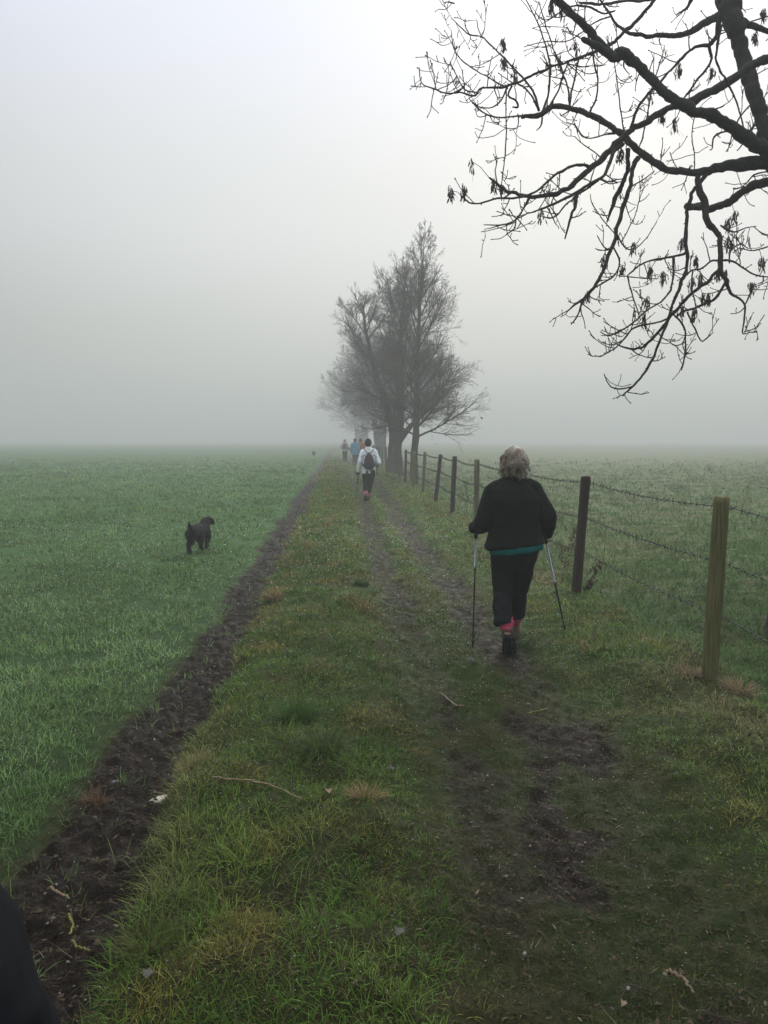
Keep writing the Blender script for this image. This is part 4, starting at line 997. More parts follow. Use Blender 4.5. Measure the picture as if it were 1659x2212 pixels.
def person(name, loc, rz, label, cfg):
    """walker seen from behind; local +y is the walking direction"""
    vx = cfg['vox']; H = cfg.get('head', V3(0, .02, 1.50)); hr = cfg.get('hr', (.073, .092, .112))
    root = empty(name, loc, rz, label=label, cat="person", group=cfg.get('group'))
    J = cfg['J']; rt = cfg['rt']; bw = cfg.get('bulk', 1.0)
    # ---- body: one continuous skin
    b = MB()
    b.ell(H, hr, 20, 14); b.ell(H+V3(0, .022, -.055), (.055, .068, .062), 14, 10)
    b.ell(H+V3(0, .098, -.018), (.013, .020, .018), 8, 6)                 # nose
    b.ell(H+V3(0, .088, .004), (.010, .016, .026), 8, 6)
    b.ell(H+V3(0, .080, .022), (.050, .016, .012), 10, 6)                 # brow
    b.ell(H+V3(0, .074, -.088), (.022, .020, .018), 8, 6)                 # chin
    for s in (-1, 1):
        b.ell(H+V3(s*.036, .072, -.022), (.020, .018, .018), 8, 6)        # cheek
        b.ell(H+V3(s*(hr[0]+.002), -.004, -.012), (.010, .020, .030), 8, 8)  # ear
    nk = J['neck']
    limb(b, [H+V3(0, -.01, -.06), nk], [.052, .060], 14, 4)
    rings(b, [(x, y, z, a*.84, c*.84) for (x, y, z, a, c) in cfg['torso']])
    for s in ('L', 'R'):
        sh, el, wr = J['sh'+s], J['el'+s], J['wr'+s]
        limb(b, [nk*.35+sh*.65, sh, (sh+el)/2, el], [.055, .058, .048, .040]); limb(b, [el, (el*2+wr)/3, wr], [.040, .040, .027])
        hp, kn, an = J['hp'+s], J['kn'+s], J['an'+s]
        limb(b, [hp, (hp+kn)/2, kn], [.078, .068, .050]); limb(b, [kn, (kn*2+an)/3, an], [.050, .052, .034])
        hl, te, up = J['foot'+s]
        d = (te-hl); limb(b, [an, hl+d*.25+up*.035, hl+d*.85+up*.028], [.034, .032, .022])
        if 'G'+s in J: hand(b, wr, J['G'+s], J['ax'+s], .92, 1 if s == 'R' else -1)
        else:
            limb(b, [wr, wr+V3(0, .03, -.07)], [.026, .030]); 
            for q in range(4): b.tube([wr+V3(0, .005+.018*q, -.09), wr+V3(0, .012+.018*q, -.125), wr+V3(0, .022+.016*q, -.150+.004*abs(q-1))], [.009, .0085, .007], 7)
            b.tube([wr+V3(0, .045, -.05), wr+V3(0, .065, -.085), wr+V3(0, .066, -.11)], [.011, .010, .008], 7)
    new_obj("body", remeshed("body", b, max(.006, vx*.8), 3), SKIN, root)
    if cfg.get('face', True):
        for s in (-1, 1):
            e = MB(); e.ell(H+V3(s*.030, .076, .003), (.012, .012, .009), 10, 8); e.build("eye", EYEW, root)
        e = MB(); e.ell(H+V3(0, .089, -.055), (.022, .008, .006), 10, 6); e.build("mouth", LIP, root)
    # ---- trousers
    t = MB(); tr = cfg['trouser']
    rings(t, tr['hips'])
    for s in ('L', 'R'):
        limb(t, tr[s][0], tr[s][1], 18, 6, flat=True)
    new_obj("trousers", remeshed("trousers", t, vx, 3, fold_fn(.007, 9, 3)), cfg['m_trouser'], root)
    # ---- shirt hem
    if 'shirt' in cfg:
        t = MB(); rings(t, cfg['shirt'], p=2.3)
        me = t.mesh("shirt"); o = new_obj("shirt", me, cfg['m_shirt'], root)
        if 'tilt' in cfg:
            for v in me.vertices: v.co.z += cfg['tilt']*v.co.x + .006*math.sin(v.co.x*45)*(v.co.z < cfg['shirt'][0][2]+.02)
    # ---- jacket: torso, both sleeves, collar
    j = MB()
    lv = cfg['torso']
    rings(j, lv, p=2.35)
    for s in ('L', 'R'):
        sh, el, wr = J['sh'+s], J['el'+s], J['wr'+s]; a = cfg['slv']
        limb(j, [nk*.45+sh*.55, sh, (sh+el)/2, el], [a[0]*.92, a[0], a[1], a[2]], 16)
        w2 = wr + (wr-el)*.02
        limb(j, [el, (el+wr)/2, w2], [a[2], a[3], a[4]], 16)
    for c in cfg.get('collar', []): limb(j, c[0], c[1], 18, 4)
    def fold(co, f1=fold_fn(cfg.get('fold', .006), 8, 11, cfg.get('fuzz', 0))): return f1(co)
    me = remeshed("jacket", j, vx, 4, fold)
    if 'tilt' in cfg:
        z0 = lv[0][2]
        for v in me.vertices:
            if v.co.z < z0+.30 and abs(v.co.x) < .26: v.co.z += cfg['tilt']*v.co.x*(1-(v.co.z-z0)/.30)
    new_obj("jacket", me, cfg['m_jacket'], root)
    # ---- hands in gloves, socks, boots
    for s in ('L', 'R'):
        if cfg.get('gloves') and 'G'+s in J:
            g = MB(); hand(g, J['wr'+s], J['G'+s], J['ax'+s], 1.18, 1 if s == 'R' else -1)
            new_obj("glove", remeshed("glove", g, .0055, 2), cfg['gloves'], root)
        an, kn = J['an'+s], J['kn'+s]; d = (kn-an)/np.linalg.norm(kn-an)
        hl, te, up = J['foot'+s]
        bt, so = MB(), MB(); boot(bt, so, an+d*cfg.get('shaft', .03), hl, te, up)
        bo = new_obj("boot", remeshed("boot", bt, max(.006, vx*.7), 2, fold_fn(.002, 30, 5)), cfg.get('m_boot', BOOT), root)
        so.build("sole", SOLE, bo, smooth=False)
        if 'm_sock' in cfg:
            k = MB(); a = an+d*cfg['sock'][0]; c = an+d*cfg['sock'][1]
            limb(k, [a, (a+c)/2, c], [.050, .058, .053], 18, 6)
            new_obj("sock", remeshed("sock", k, .006, 2, fold_fn(.005, 26, 9)), cfg['m_sock'], root)
    # ---- hair
    hh = cfg['hair']
    cap = MB(); cap.ell(H+V3(0, -.014, .016), (hr[0]+hh['t'], hr[1]+hh['t'], hr[2]+hh['t']*.8), 24, 16)
    if hh['zlow'] < H[2]-.06: cap.ell(H+V3(0, -.030, -.035), (hr[0]+hh['t']*1.1, hr[1]*.88+hh['t']*.6, .085), 20, 12)
    me = remeshed("scalp", cap, .008, 2, fold_fn(.004, 40, 2))
    # keep the face clear
    bm_ = [v.index for v in me.vertices if v.co.y > H[1]+.045 and v.co.z < H[2]+.055]
    for i in bm_: me.vertices[i].co.y = H[1]+.045
    ho = new_obj("hair", me, hh['cap'], root)
    if hh['n']:
        sm_ = hair_mesh(H+V3(0, -.014, .016), (hr[0]+hh['t']+.003, hr[1]+hh['t']+.003, hr[2]+hh['t']*.8+.004), hh['n'], hh['zlow'], hh['col'], wave=hh.get('wave', .012), short=hh.get('short', False), r0=hh.get('r0', .0019))
        sm_.build("curls", HAIRM, ho, col=True)
    return root
def pole(root_pt, rz, G, tip, name_label, top_m, low_m, group="walking poles", grip_m=None, frac=.42, w=.0075):
    """trekking pole: G grip centre, tip on the ground, in walker coordinates"""
    M = Matrix.Rotation(rz, 3, 'Z'); c = lambda p: Vector(root_pt)+M @ Vector(p)
    a, t = c(G), c(tip); d = (a-t).normalized()
    t.z = gz(t.x, t.y)-.015; d = (a-t).normalized()
    o = empty("trekking_pole", t, 0, label=name_label, cat="walking pole", group=None)
    L = (a-t).length; q = lambda s: tuple(d*s)
    m = MB(); m.tube([q(.05), q(L*frac), q(L*frac+.001)], [w*.62, w*.72, w*.72], 10); m.build("lower_shaft", low_m, o)
    m = MB(); m.tube([q(L*frac-.01), q(L*frac+.03), q(L*frac+.031), q(L-.05)], [w*1.15, w*1.15, w, w], 10); m.build("upper_shaft", top_m, o)
    m = MB(); m.tube([q(L-.075), q(L-.06), q(L-.02), q(L+.03), q(L+.065), q(L+.075)], [.012, .015, .0135, .015, .018, .012], 12); m.build("grip", grip_m or SOLE, o)
    m = MB(); m.tube([q(0), q(.03), q(.07), q(.08)], [.003, .007, .010, .008], 8); m.tube([q(.068), q(.072)], [.022, .022], 14); m.build("tip", SOLE, o)
    return o

# ---------------- nearest walker, black fleece
BLACKF = cloth("black_fleece", (0.0075, 0.0070, 0.0068), sheen=.02)
BLACKT = cloth("black_trouser_cloth", (0.0085, 0.0095, 0.0105), bump=.3)
TEAL = cloth("teal_jersey", (0.0, 0.13, 0.13), var=.12)
PINK = mat("pink_wool_sock", (0.48, 0.055, 0.12), rough=.95, scale=38, col2=(0.30, 0.035, 0.07), bump=.6, bscale=200)
BLACKG = cloth("black_glove", (0.010, 0.010, 0.011))
STEEL = mat("brushed_aluminium", (0.20, 0.235, 0.27), rough=.28, metal=.9, var=.1, bump=0)
DARKP = mat("dark_pole_tube", (0.035, 0.04, 0.05), rough=.3, metal=.6, var=.1, bump=0)
WX, WY = pix_ground(1103, 1385)
wz = gz(WX, WY)
J1 = dict(neck=V3(.01, .0, 1.36), shL=V3(-.150, 0, 1.265), shR=V3(.160, 0, 1.275), elL=V3(-.222, -.02, 1.04), wrL=V3(-.250, .16, .985), elR=V3(.268, -.03, 1.075), wrR=V3(.300, .16, .945),
          hpL=V3(-.07, .0, .86), hpR=V3(.10, .0, .86), knL=V3(-.075, -.02, .50), knR=V3(.072, .12, .49), anL=V3(-.050, -.19, .20), anR=V3(.050, .26, .135),
          footL=(V3(-.040, -.205, .150), V3(-.028, -.245, -.075), V3(0, 1, -.25)), footR=(V3(.056, .205, .022), V3(.082, .46, .030), V3(0, 0, 1)),
          GL=V3(-.268, .235, .955), axL=V3(.05, .15, 1), GR=V3(.292, .215, .915), axR=V3(-.14, .1, 1))
J1['footL'] = (V3(-.042, -.215, .175), V3(-.030, -.160, -.020), V3(0, .95, .28))
torso1 = [(.015, .01, .835, .228, .170), (.02, .01, .85, .240, .184), (.02, .01, .92, .212, .168), (.02, .01, 1.0, .190, .152), (.015, .0, 1.12, .200, .158), (.005, -.01, 1.22, .205, .152), (.003, -.01, 1.29, .168, .128), (.005, 0, 1.345, .112, .095), (.01, .0, 1.40, .070, .070)]
walker = person("person", (WX, WY, wz), math.radians(-2), "woman with wavy grey blonde hair in a black fleece, nearest walker holding two poles", dict(
    vox=.0085, J=J1, torso=torso1, rt=0, tilt=.12, head=V3(.012, .02, 1.482), hr=(.075, .094, .112), slv=(.078, .076, .072, .066, .058), fold=.005, fuzz=.0016,
    collar=[([V3(.012, .0, 1.36), V3(.012, .005, 1.425)], [.082, .074])],
    shirt=[(.035, .01, .790, .200, .172), (.035, .01, .797, .212, .180), (.03, .01, .86, .212, .178), (.03, .01, .92, .19, .14)], m_shirt=TEAL,
    trouser=dict(hips=[(.02, .0, .66, .135, .12), (.022, .0, .74, .172, .140), (.024, .01, .82, .184, .146), (.02, .01, .92, .175, .13)],
        L=([V3(-.068, .0, .76), V3(-.070, .01, .60), V3(-.070, -.02, .46), V3(-.078, -.09, .37), V3(-.078, -.160, .240)], [.100, .088, .078, .076, .077]),
        R=([V3(.095, .0, .76), V3(.082, .05, .60), V3(.072, .11, .47), V3(.068, .15, .37), V3(.062, .20, .240)], [.098, .084, .072, .070, .072])),
    m_trouser=BLACKT, m_jacket=BLACKF, gloves=BLACKG, m_sock=PINK, sock=(.03, .11), shaft=.02, m_boot=BOOT,
    hair=dict(t=.012, zlow=1.392, n=3400, cap=mat("dark_blonde_underlayer", (0.10, 0.08, 0.055), rough=.8, scale=50, var=.4, bump=.8, bscale=150),
              col=[(.36, .31, .24), (.30, .24, .17), (.20, .155, .10), (.48, .45, .40), (.38, .31, .23), (.15, .115, .08)], wave=.020, r0=.0020)))
walker.scale = (1.012, 1.0, 1.012)
def pg(px, py, z=0):
    return pix_ground(px, py)
def loc_of(px, py, root, rz):
    x, y = pix_ground(px, py); v = Matrix.Rotation(-rz, 3, 'Z') @ Vector((x-root[0], y-root[1], 0)); return (v.x, v.y, 0)
r1 = (WX, WY, wz); z1 = math.radians(-2)
pole(r1, z1, tuple(J1['GL']), loc_of(1021, 1384, r1, z1), "slim dark walking pole in the left hand of the walker in black fleece", STEEL, DARKP, frac=.66, w=.0085)
pole(r1, z1, tuple(J1['GR']), loc_of(1222, 1370, r1, z1), "slanting silver walking pole in the right hand of the walker in black fleece", STEEL, DARKP, frac=.50, w=.0095)

# ---------------- second walker, white jacket and rucksack
WHITEJ = cloth("white_shell_jacket", (0.80, 0.84, 0.86), rough=.6, var=.06, bump=.25)
NAVY = cloth("charcoal_panel", (0.03, 0.033, 0.04))
PACK = cloth("plum_grey_rucksack", (0.060, 0.045, 0.055), rough=.75, var=.2)
STRAP = cloth("dark_webbing", (0.05, 0.042, 0.05))
PINK2 = mat("pink_striped_sock", (0.65, 0.25, 0.30), rough=.95, scale=60, col2=(.45, .06, .12), stretch=(.01, .01, 1), bump=.4)
SHORT = mat("short_black_hair", (0.016, 0.014, 0.013), rough=.7, scale=60, var=.4, bump=.9, bscale=180)
def basic_J(armL, armR, stride=1):
    J = dict(neck=V3(0, 0, 1.38), shL=V3(-.16, 0, 1.32), shR=V3(.16, 0, 1.32),
         hpL=V3(-.075, 0, .86), hpR=V3(.075, 0, .86), knL=V3(-.075, .01, .48), knR=V3(.065, .10*stride, .48), anL=V3(-.072, -.15*stride, .15), anR=V3(.055, .20*stride, .125),
         footL=(V3(-.068, -.20*stride, .10), V3(-.068, .02-.04*stride, .012), V3(0, .35, 1)), footR=(V3(.058, .15*stride, .022), V3(.065, .15*stride+.25, .024), V3(0, 0, 1)))
    J.update(armL); J.update(armR); return J
a = basic_J(dict(elL=V3(-.235, -.05, 1.06), wrL=V3(-.285, .02, .80), GL=V3(-.283, .05, .735), axL=V3(.12, .2, 1)), dict(elR=V3(.262, -.06, 1.03), wrR=V3(.250, .16, .98), GR=V3(.225, .22, .95), axR=V3(0, .1, 1)))
torso2 = [(.0, .0, .735, .182, .128), (.0, .0, .76, .188, .132), (.0, .0, .90, .182, .130), (0, 0, 1.05, .178, .128), (0, 0, 1.2, .190, .130), (0, 0, 1.30, .182, .115), (0, 0, 1.36, .130, .09), (0, 0, 1.40, .08, .07)]
trous2 = dict(hips=[(0, 0, .62, .15, .12), (0, 0, .72, .178, .135), (0, 0, .82, .18, .135), (0, 0, .92, .165, .12)],
        L=([V3(-.085, 0, .76), V3(-.085, .0, .60), V3(-.095, -.02, .44), V3(-.10, -.08, .33), V3(-.102, -.12, .25)], [.098, .090, .074, .064, .060]),
        R=([V3(.075, 0, .76), V3(.055, .04, .60), V3(.030, .09, .44), V3(.012, .13, .30), V3(.006, .15, .17)], [.098, .086, .072, .062, .058]))
a.update(knL=V3(-.09, -.02, .46), knR=V3(.03, .09, .44), anL=V3(-.098, -.15, .165), anR=V3(.004, .16, .11),
   footL=(V3(-.10, -.20, .125), V3(-.10, -.06, .0), V3(0, .6, .8)), footR=(V3(.006, .11, .022), V3(.015, .36, .024), V3(0, 0, 1)))
P2 = pix_ground(797, 1079); z2 = math.radians(3); p2 = (P2[0], P2[1], gz(*P2))
person("person", p2, z2, "walker with short black hair in a white jacket and black trousers, striding with two poles", dict(
    vox=.011, J=a, torso=torso2, rt=0, head=V3(-.02, .02, 1.54), hr=(.074, .094, .112), slv=(.075, .072, .068, .062, .050), fold=.007,
    collar=[([V3(0, .0, 1.34), V3(-.015, .0, 1.40)], [.095, .088]), ([V3(-.09, .0, 1.365), V3(0, -.055, 1.40), V3(.09, .0, 1.37)], [.038, .050, .038])],
    trouser=trous2, m_trouser=BLACKT, m_jacket=WHITEJ, gloves=BLACKG, m_sock=PINK2, sock=(.02, .11), shaft=.0,
    hair=dict(t=.014, zlow=1.48, n=700, short=True, cap=SHORT, col=[(.02, .018, .016), (.035, .03, .026)], wave=.004, r0=.0022)))
WPOLE = mat("white_pole_tube", (0.55, 0.57, 0.57), rough=.4, var=.1, bump=0)
pole(p2, z2, tuple(a['GL']), loc_of(767, 1075, p2, z2), "pale walking pole angled out from the left hand of the white jacketed walker", DARKP, WPOLE, frac=.62, w=.015)
pole(p2, z2, tuple(a['GR']), loc_of(816, 1074, p2, z2), "upright pale walking pole in the right hand of the white jacketed walker", DARKP, WPOLE, frac=.72, w=.015)
def backpack(root, rz, pts, label, mt, ms, vox=.010, w=1.0, straps=True):
    M = Matrix.Rotation(rz, 3, 'Z'); o = empty("backpack", Vector(root)+M @ Vector((0, -.16, 0)), rz, label=label, cat="backpack")
    b = MB(); rings(b, pts, p=2.5); bag = new_obj("bag", remeshed("bag", b, vox, 5, fold_fn(.006, 11, 21)), mt, o)
    if straps:
        for s in (-1, 1):
            m = MB(); m.tube([V3(0, .0, 1.27), V3(s*.06, .02, 1.325), V3(s*.115, .06, 1.385), V3(s*.125, .13, 1.395), V3(s*.12, .24, 1.33), V3(s*.12, .30, 1.20), V3(s*.15, .27, 1.08), V3(s*.17, .14, 1.0), V3(s*.15, .04, .94), V3(s*.10, .0, .90)], .018, 8, sq=.45)
            m.build("shoulder_strap", ms, o)
            m = MB(); m.tube([V3(s*.075, -.01, 1.20), V3(s*.13, .0, 1.235), V3(s*.195, .05, 1.20), V3(s*.20, .09, 1.12), V3(s*.185, .075, 1.0), V3(s*.13, .02, .95)], .013, 6, sq=.6); m.build("compression_strap", NAVY, o)
        m = MB(); m.tube([V3(-.025, .01, 1.28), V3(-.022, .0, 1.315), V3(0, 0, 1.33), V3(.022, 0, 1.315), V3(.025, .01, 1.28)], .006, 6); m.build("haul_loop", NAVY, o)
        m = MB(); m.tube([V3(-.085, -.066, 1.16), V3(-.06, -.088, 1.20), V3(0, -.096, 1.215), V3(.06, -.088, 1.20), V3(.085, -.066, 1.16)], .004, 6); m.build("zip", NAVY, o)
    return o
backpack(p2, z2, [(0, 0, .855, .085, .045), (0, -.01, .88, .118, .075), (0, -.015, .95, .145, .100), (0, -.015, 1.03, .140, .10), (0, -.01, 1.12, .122, .092), (0, -.005, 1.20, .095, .078), (0, 0, 1.27, .050, .05), (0, .01, 1.295, .025, .03)],
   "plum grey teardrop rucksack on the back of the white jacketed walker", PACK, STRAP)
# dark side panels of the jacket lie under the arm
# ---------------- the group ahead
def far(px, py, h, rz, label, mj, mtr, hairm, armL, armR, hat=None, bulk=1.0, coat=.0, capt=.02):
    X = pix_ground(px, py); p = (X[0], X[1], gz(*X)); J = basic_J(armL, armR, .8)
    to = [(x, y, z-(coat if k < 2 else coat*.6 if k == 2 else 0), a_*bulk*(1.12 if coat and k < 3 else 1), c_*bulk) for k, (x, y, z, a_, c_) in enumerate(torso2)]
    r_ = person("person", p, rz, label, dict(vox=.018, J=J, torso=to, rt=0, head=V3(0, .02, 1.53), slv=(.080*bulk, .078*bulk, .072, .064, .052), fold=.008, face=True,
        collar=[([V3(0, 0, 1.34), V3(0, 0, 1.41)], [.09, .075])], trouser=dict(hips=trous2['hips'],
        L=([V3(-.085, 0, .76), V3(-.085, .0, .60), V3(-.08, -.0, .44), V3(-.078, -.08, .30), V3(-.075, -.12, .16)], [.098, .090, .080, .075, .072]),
        R=([V3(.085, 0, .76), V3(.080, .04, .60), V3(.075, .08, .44), V3(.068, .12, .30), V3(.062, .15, .15)], [.098, .088, .080, .075, .072])),
        m_trouser=mtr, m_jacket=mj, group="walkers far ahead on the track", hair=dict(t=capt, zlow=1.47, n=0, cap=hairm)))
    r_.scale = (h, h, h)
    if hat:
        m = MB(); m.ell((0, .01, 1.60), (.105, .12, .075), 16, 10); m.tube([(0, .01, 1.570), (0, .01, 1.585)], [.155, .13], 20); m.build("hat", hat, r_)
    return p, r_
dn = dict(elL=V3(-.235, -.04, 1.07), wrL=V3(-.25, .05, .83)); dnr = dict(elR=V3(.235, -.04, 1.07), wrR=V3(.25, .05, .83))
bent = dict(elL=V3(-.27, -.06, 1.09), wrL=V3(-.24, .16, 1.08)); bentr = dict(elR=V3(.27, -.06, 1.07), wrR=V3(.26, .14, .95), GR=V3(.262, .19, .93), axR=V3(0, .1, 1))
CREAM = cloth("cream_jacket", (0.50, 0.47, 0.46), var=.08); BLUE = cloth("pale_blue_coat", (0.075, 0.27, 0.38), var=.1); RED = cloth("rust_red_coat", (0.32, 0.045, 0.03), var=.1)
DKTR = cloth("dark_grey_trousers", (0.035, 0.035, 0.045)); JEAN = cloth("slate_trousers", (0.04, 0.05, 0.07)); PALEHAT = cloth("pale_hat", (.45, .45, .47)); OLIVE = cloth("dark_olive_hat", (.05, .055, .05))
pw, _ = far(745, 1001, .99, math.radians(2), "walker in a cream jacket and pale hat, leftmost of the group fading into the mist", CREAM, DKTR, PALEHAT, bent, bentr, hat=PALEHAT, bulk=.98)
backpack(pw, math.radians(2), [(0, 0, .98, .085, .05), (0, -.01, 1.0, .105, .08), (0, -.01, 1.12, .11, .09), (0, 0, 1.26, .10, .08), (0, 0, 1.32, .06, .05)], "brown rucksack on the back of the cream jacketed walker", cloth("brown_rucksack", (.11, .065, .06)), STRAP, vox=.016)
pole(pw, 0, (.262, .19, .93), (.29, .1, 0), "thin pole in the right hand of the cream jacketed walker in the mist", DARKP, WPOLE, w=.009)
far(767, 1005, 1.03, math.radians(-4), "walker in a pale blue coat and dark hat, middle of the group ahead", BLUE, JEAN, SHORT, dn, dnr, hat=OLIVE, bulk=1.08, coat=.08)
far(779, 1003, 1.07, math.radians(4), "walker in a rust red coat half hidden beside the one in pale blue", RED, JEAN, SHORT, dn, dnr, bulk=1.1, coat=.10, capt=.028)

# ---------------- figure cut off by the lower left corner
COAT = cloth("black_quilted_coat", (0.004, 0.0048, 0.0065), rough=.85, bump=.3)
def croucher():
    o = empty("person", (-.95, 1.15, gz(-.95, 1.15)), 0, label="crouching person in a dark padded coat, only a sleeve showing in the bottom left corner", cat="person")
    c = lambda x, y, z: V3(x+.95, y-1.15, z)
    H = c(-1.02, 1.50, .98)
    b = MB(); b.ell(H, (.074, .094, .112), 18, 12); b.ell(H+V3(0, .096, -.02), (.012, .018, .018), 8, 6); b.ell(H+V3(0, .07, -.085), (.022, .02, .018), 8, 6)
    limb(b, [H+V3(0, -.02, -.07), c(-.98, 1.40, .82)], [.05, .06]); limb(b, [c(-.98, 1.36, .78), c(-.97, 1.15, .58), c(-.96, .95, .36)], [.13, .13, .14])
    K = dict(R=(c(-.78, 1.34, .74), c(-.70, 1.30, .58), c(-.80, 1.55, .48), c(-.86, 1.0, .32), c(-.84, 1.42, .42), c(-.86, 1.17, .10)), L=(c(-1.18, 1.34, .74), c(-1.27, 1.28, .56), c(-1.15, 1.55, .48), c(-1.06, 1.0, .32), c(-1.10, 1.42, .42), c(-1.08, 1.17, .10)))
    for s, (sh, el, wr, hp, kn, an) in K.items():
        limb(b, [sh, el, wr], [.055, .042, .028]); limb(b, [hp, kn, an], [.08, .055, .036]); limb(b, [an, an+V3(0, .14, -.06)], [.036, .026])
        for q in range(4): b.tube([wr, wr+V3(.015*(q-1.5), .06, -.01), wr+V3(.018*(q-1.5), .09, -.035)], [.012, .009, .007], 7)
        b.tube([wr, wr+V3(.035 if s == 'L' else -.035, .035, .01)], [.012, .008], 7)
    new_obj("body", remeshed("body", b, .009, 3), SKIN, o)
    j = MB()
    limb(j, [c(-.98, 1.40, .83), c(-.97, 1.22, .66), c(-.96, 1.02, .44)], [.15, .20, .20], 20)
    limb(j, [c(-.86, 1.36, .80), K['R'][0], c(-.685, 1.25, .63), c(-.70, 1.32, .55), c(-.74, 1.42, .50), K['R'][2]], [.11, .12, .125, .115, .09, .065], 20)
    limb(j, [c(-1.08, 1.36, .80), K['L'][0], K['L'][1], K['L'][2]], [.11, .11, .10, .065], 20)
    limb(j, [c(-.99, 1.41, .86), H+V3(0, -.02, -.07)], [.11, .085])
    new_obj("jacket", remeshed("jacket", j, .010, 4, fold_fn(.010, 6, 4)), COAT, o)
    t = MB()
    for s, (sh, el, wr, hp, kn, an) in K.items(): limb(t, [hp, kn, an+V3(0, 0, .04)], [.12, .085, .065], 16)
    new_obj("trousers", remeshed("trousers", t, .012, 3), BLACKT, o)
    for s, (sh, el, wr, hp, kn, an) in K.items():
        bt, so = MB(), MB(); boot(bt, so, an+V3(0, 0, .05), an+V3(0, -.06, -.078), an+V3(0, .20, -.078), V3(0, 0, 1))
        bo = new_obj("boot", remeshed("boot", bt, .008, 2), BOOT, o); so.build("sole", SOLE, bo, smooth=False)
    cp = MB(); cp.ell(H+V3(0, -.012, .016), (.090, .108, .125), 20, 14)
    me = remeshed("woolly_hat", cp, .008, 2)
    for v in me.vertices:
        if v.co.y > H[1]+.05 and v.co.z < H[2]+.05: v.co.y = H[1]+.05
    new_obj("woolly_hat", me, NAVY, o)
croucher()

# ================================================================ DOG
FUR = mat("black_shaggy_fur", (1, 1, 1), rough=.65, var=.1, bump=0, attr=True, spec=.25)
FURS = mat("black_dog_skin", (0.010, 0.009, 0.009), rough=.9, var=.3, bump=.8, bscale=60)
def dog(px, py, rz, scale, label, nfur):
    X = pix_ground(px, py); o = empty("dog", (X[0], X[1], gz(*X)+.01), rz, label=label, cat="dog"); r = np.random.default_rng(4)
    b = MB()
    limb(b, [V3(0, -.20, .350), V3(0, -.08, .345), V3(0, .08, .34), V3(0, .21, .352)], [.084, .090, .100, .092], 20)
    limb(b, [V3(0, .22, .37), V3(0, .30, .43)], [.080, .065], 16)                                          # neck
    b.ell((0.02, .36, .455), (.062, .078, .060), 16, 12); limb(b, [V3(.03, .40, .445), V3(.045, .48, .425)], [.036, .028], 12)   # head, muzzle
    b.ell((.048, .505, .430), (.012, .010, .010), 8, 6)
    # hind legs: thigh, stifle forward, hock back
    limb(b, [V3(-.055, -.20, .31), V3(-.070, -.13, .20), V3(-.068, -.25, .125), V3(-.066, -.225, .03)], [.078, .050, .029, .026], 12); limb(b, [V3(-.066, -.225, .028), V3(-.066, -.18, .022)], [.027, .022])
    limb(b, [V3(.060, -.19, .31), V3(.075, -.07, .21), V3(.072, -.14, .145), V3(.072, -.06, .075)], [.078, .050, .029, .026], 12); limb(b, [V3(.072, -.06, .072), V3(.072, -.015, .060)], [.027, .022])
    # front legs
    limb(b, [V3(-.065, .18, .29), V3(-.068, .16, .20), V3(-.066, .24, .12), V3(-.064, .26, .03)], [.060, .042, .029, .026], 12); limb(b, [V3(-.064, .26, .028), V3(-.064, .30, .022)], [.027, .021])
    limb(b, [V3(.065, .18, .29), V3(.078, .20, .20), V3(.085, .13, .15), V3(.088, .09, .10)], [.060, .042, .030, .026], 12); limb(b, [V3(.088, .09, .10), V3(.090, .07, .075)], [.027, .022])
    limb(b, [V3(0, -.27, .37), V3(-.01, -.32, .42), V3(-.015, -.335, .50)], [.034, .026, .015], 10)       # tail
    body = new_obj("body", remeshed("body", b, .011, 4, fold_fn(.006, 18, 8)), FURS, o)
    for s in (-1, 1):
        e = MB(); limb(e, [V3(.02+s*.050, .345, .49), V3(.02+s*.082, .352, .455), V3(.02+s*.088, .36, .405)], [.018, .026, .016], 10, 3); e.build("ear", FURS, o)
    if nfur:
        me = body.data; n = len(me.vertices); co = np.empty(n*3); me.vertices.foreach_get('co', co); co = co.reshape(-1, 3)
        no = np.empty(n*3); me.vertices.foreach_get('normal', no); no = no.reshape(-1, 3)
        f = MB()
        for i in r.integers(0, n, nfur):
            p, q = co[i], no[i]; L = r.uniform(.010, .026)*(1.0 if p[2] > .15 else .6)
            d = q*.55+np.array([r.normal(0, .3), -.35, -.55*(p[2] < .5)])+r.normal(0, .22, 3); d /= np.linalg.norm(d)
            P = [p-q*.004, p+d*L*.5+q*.004, p+d*L+V3(0, 0, -.25*L)]
            g = r.uniform(.003, .012); f.tube(P, [.0030, .0024, .0006], 3, col=(g*1.05, g, g*.95), cap=False)
        f.build("coat", FUR, body, col=True)
    c = MB(); c.tube([V3(.0+.083*math.cos(a), .265+.02*math.sin(a)*0, .40+.083*math.sin(a)) for a in np.linspace(0, 2*PI, 17)], .007, 6, cap=False); c.build("collar", NAVY, o)
    o.scale = (scale,)*3
    return o
dog(430, 1190, math.radians(-8), .95, "black shaggy dog with upright tail trotting away across the young green crop", 3600)
dog(678, 985, math.radians(20), 1.05, "faint dark dog far off in the fog at the edge of the crop field", 0)
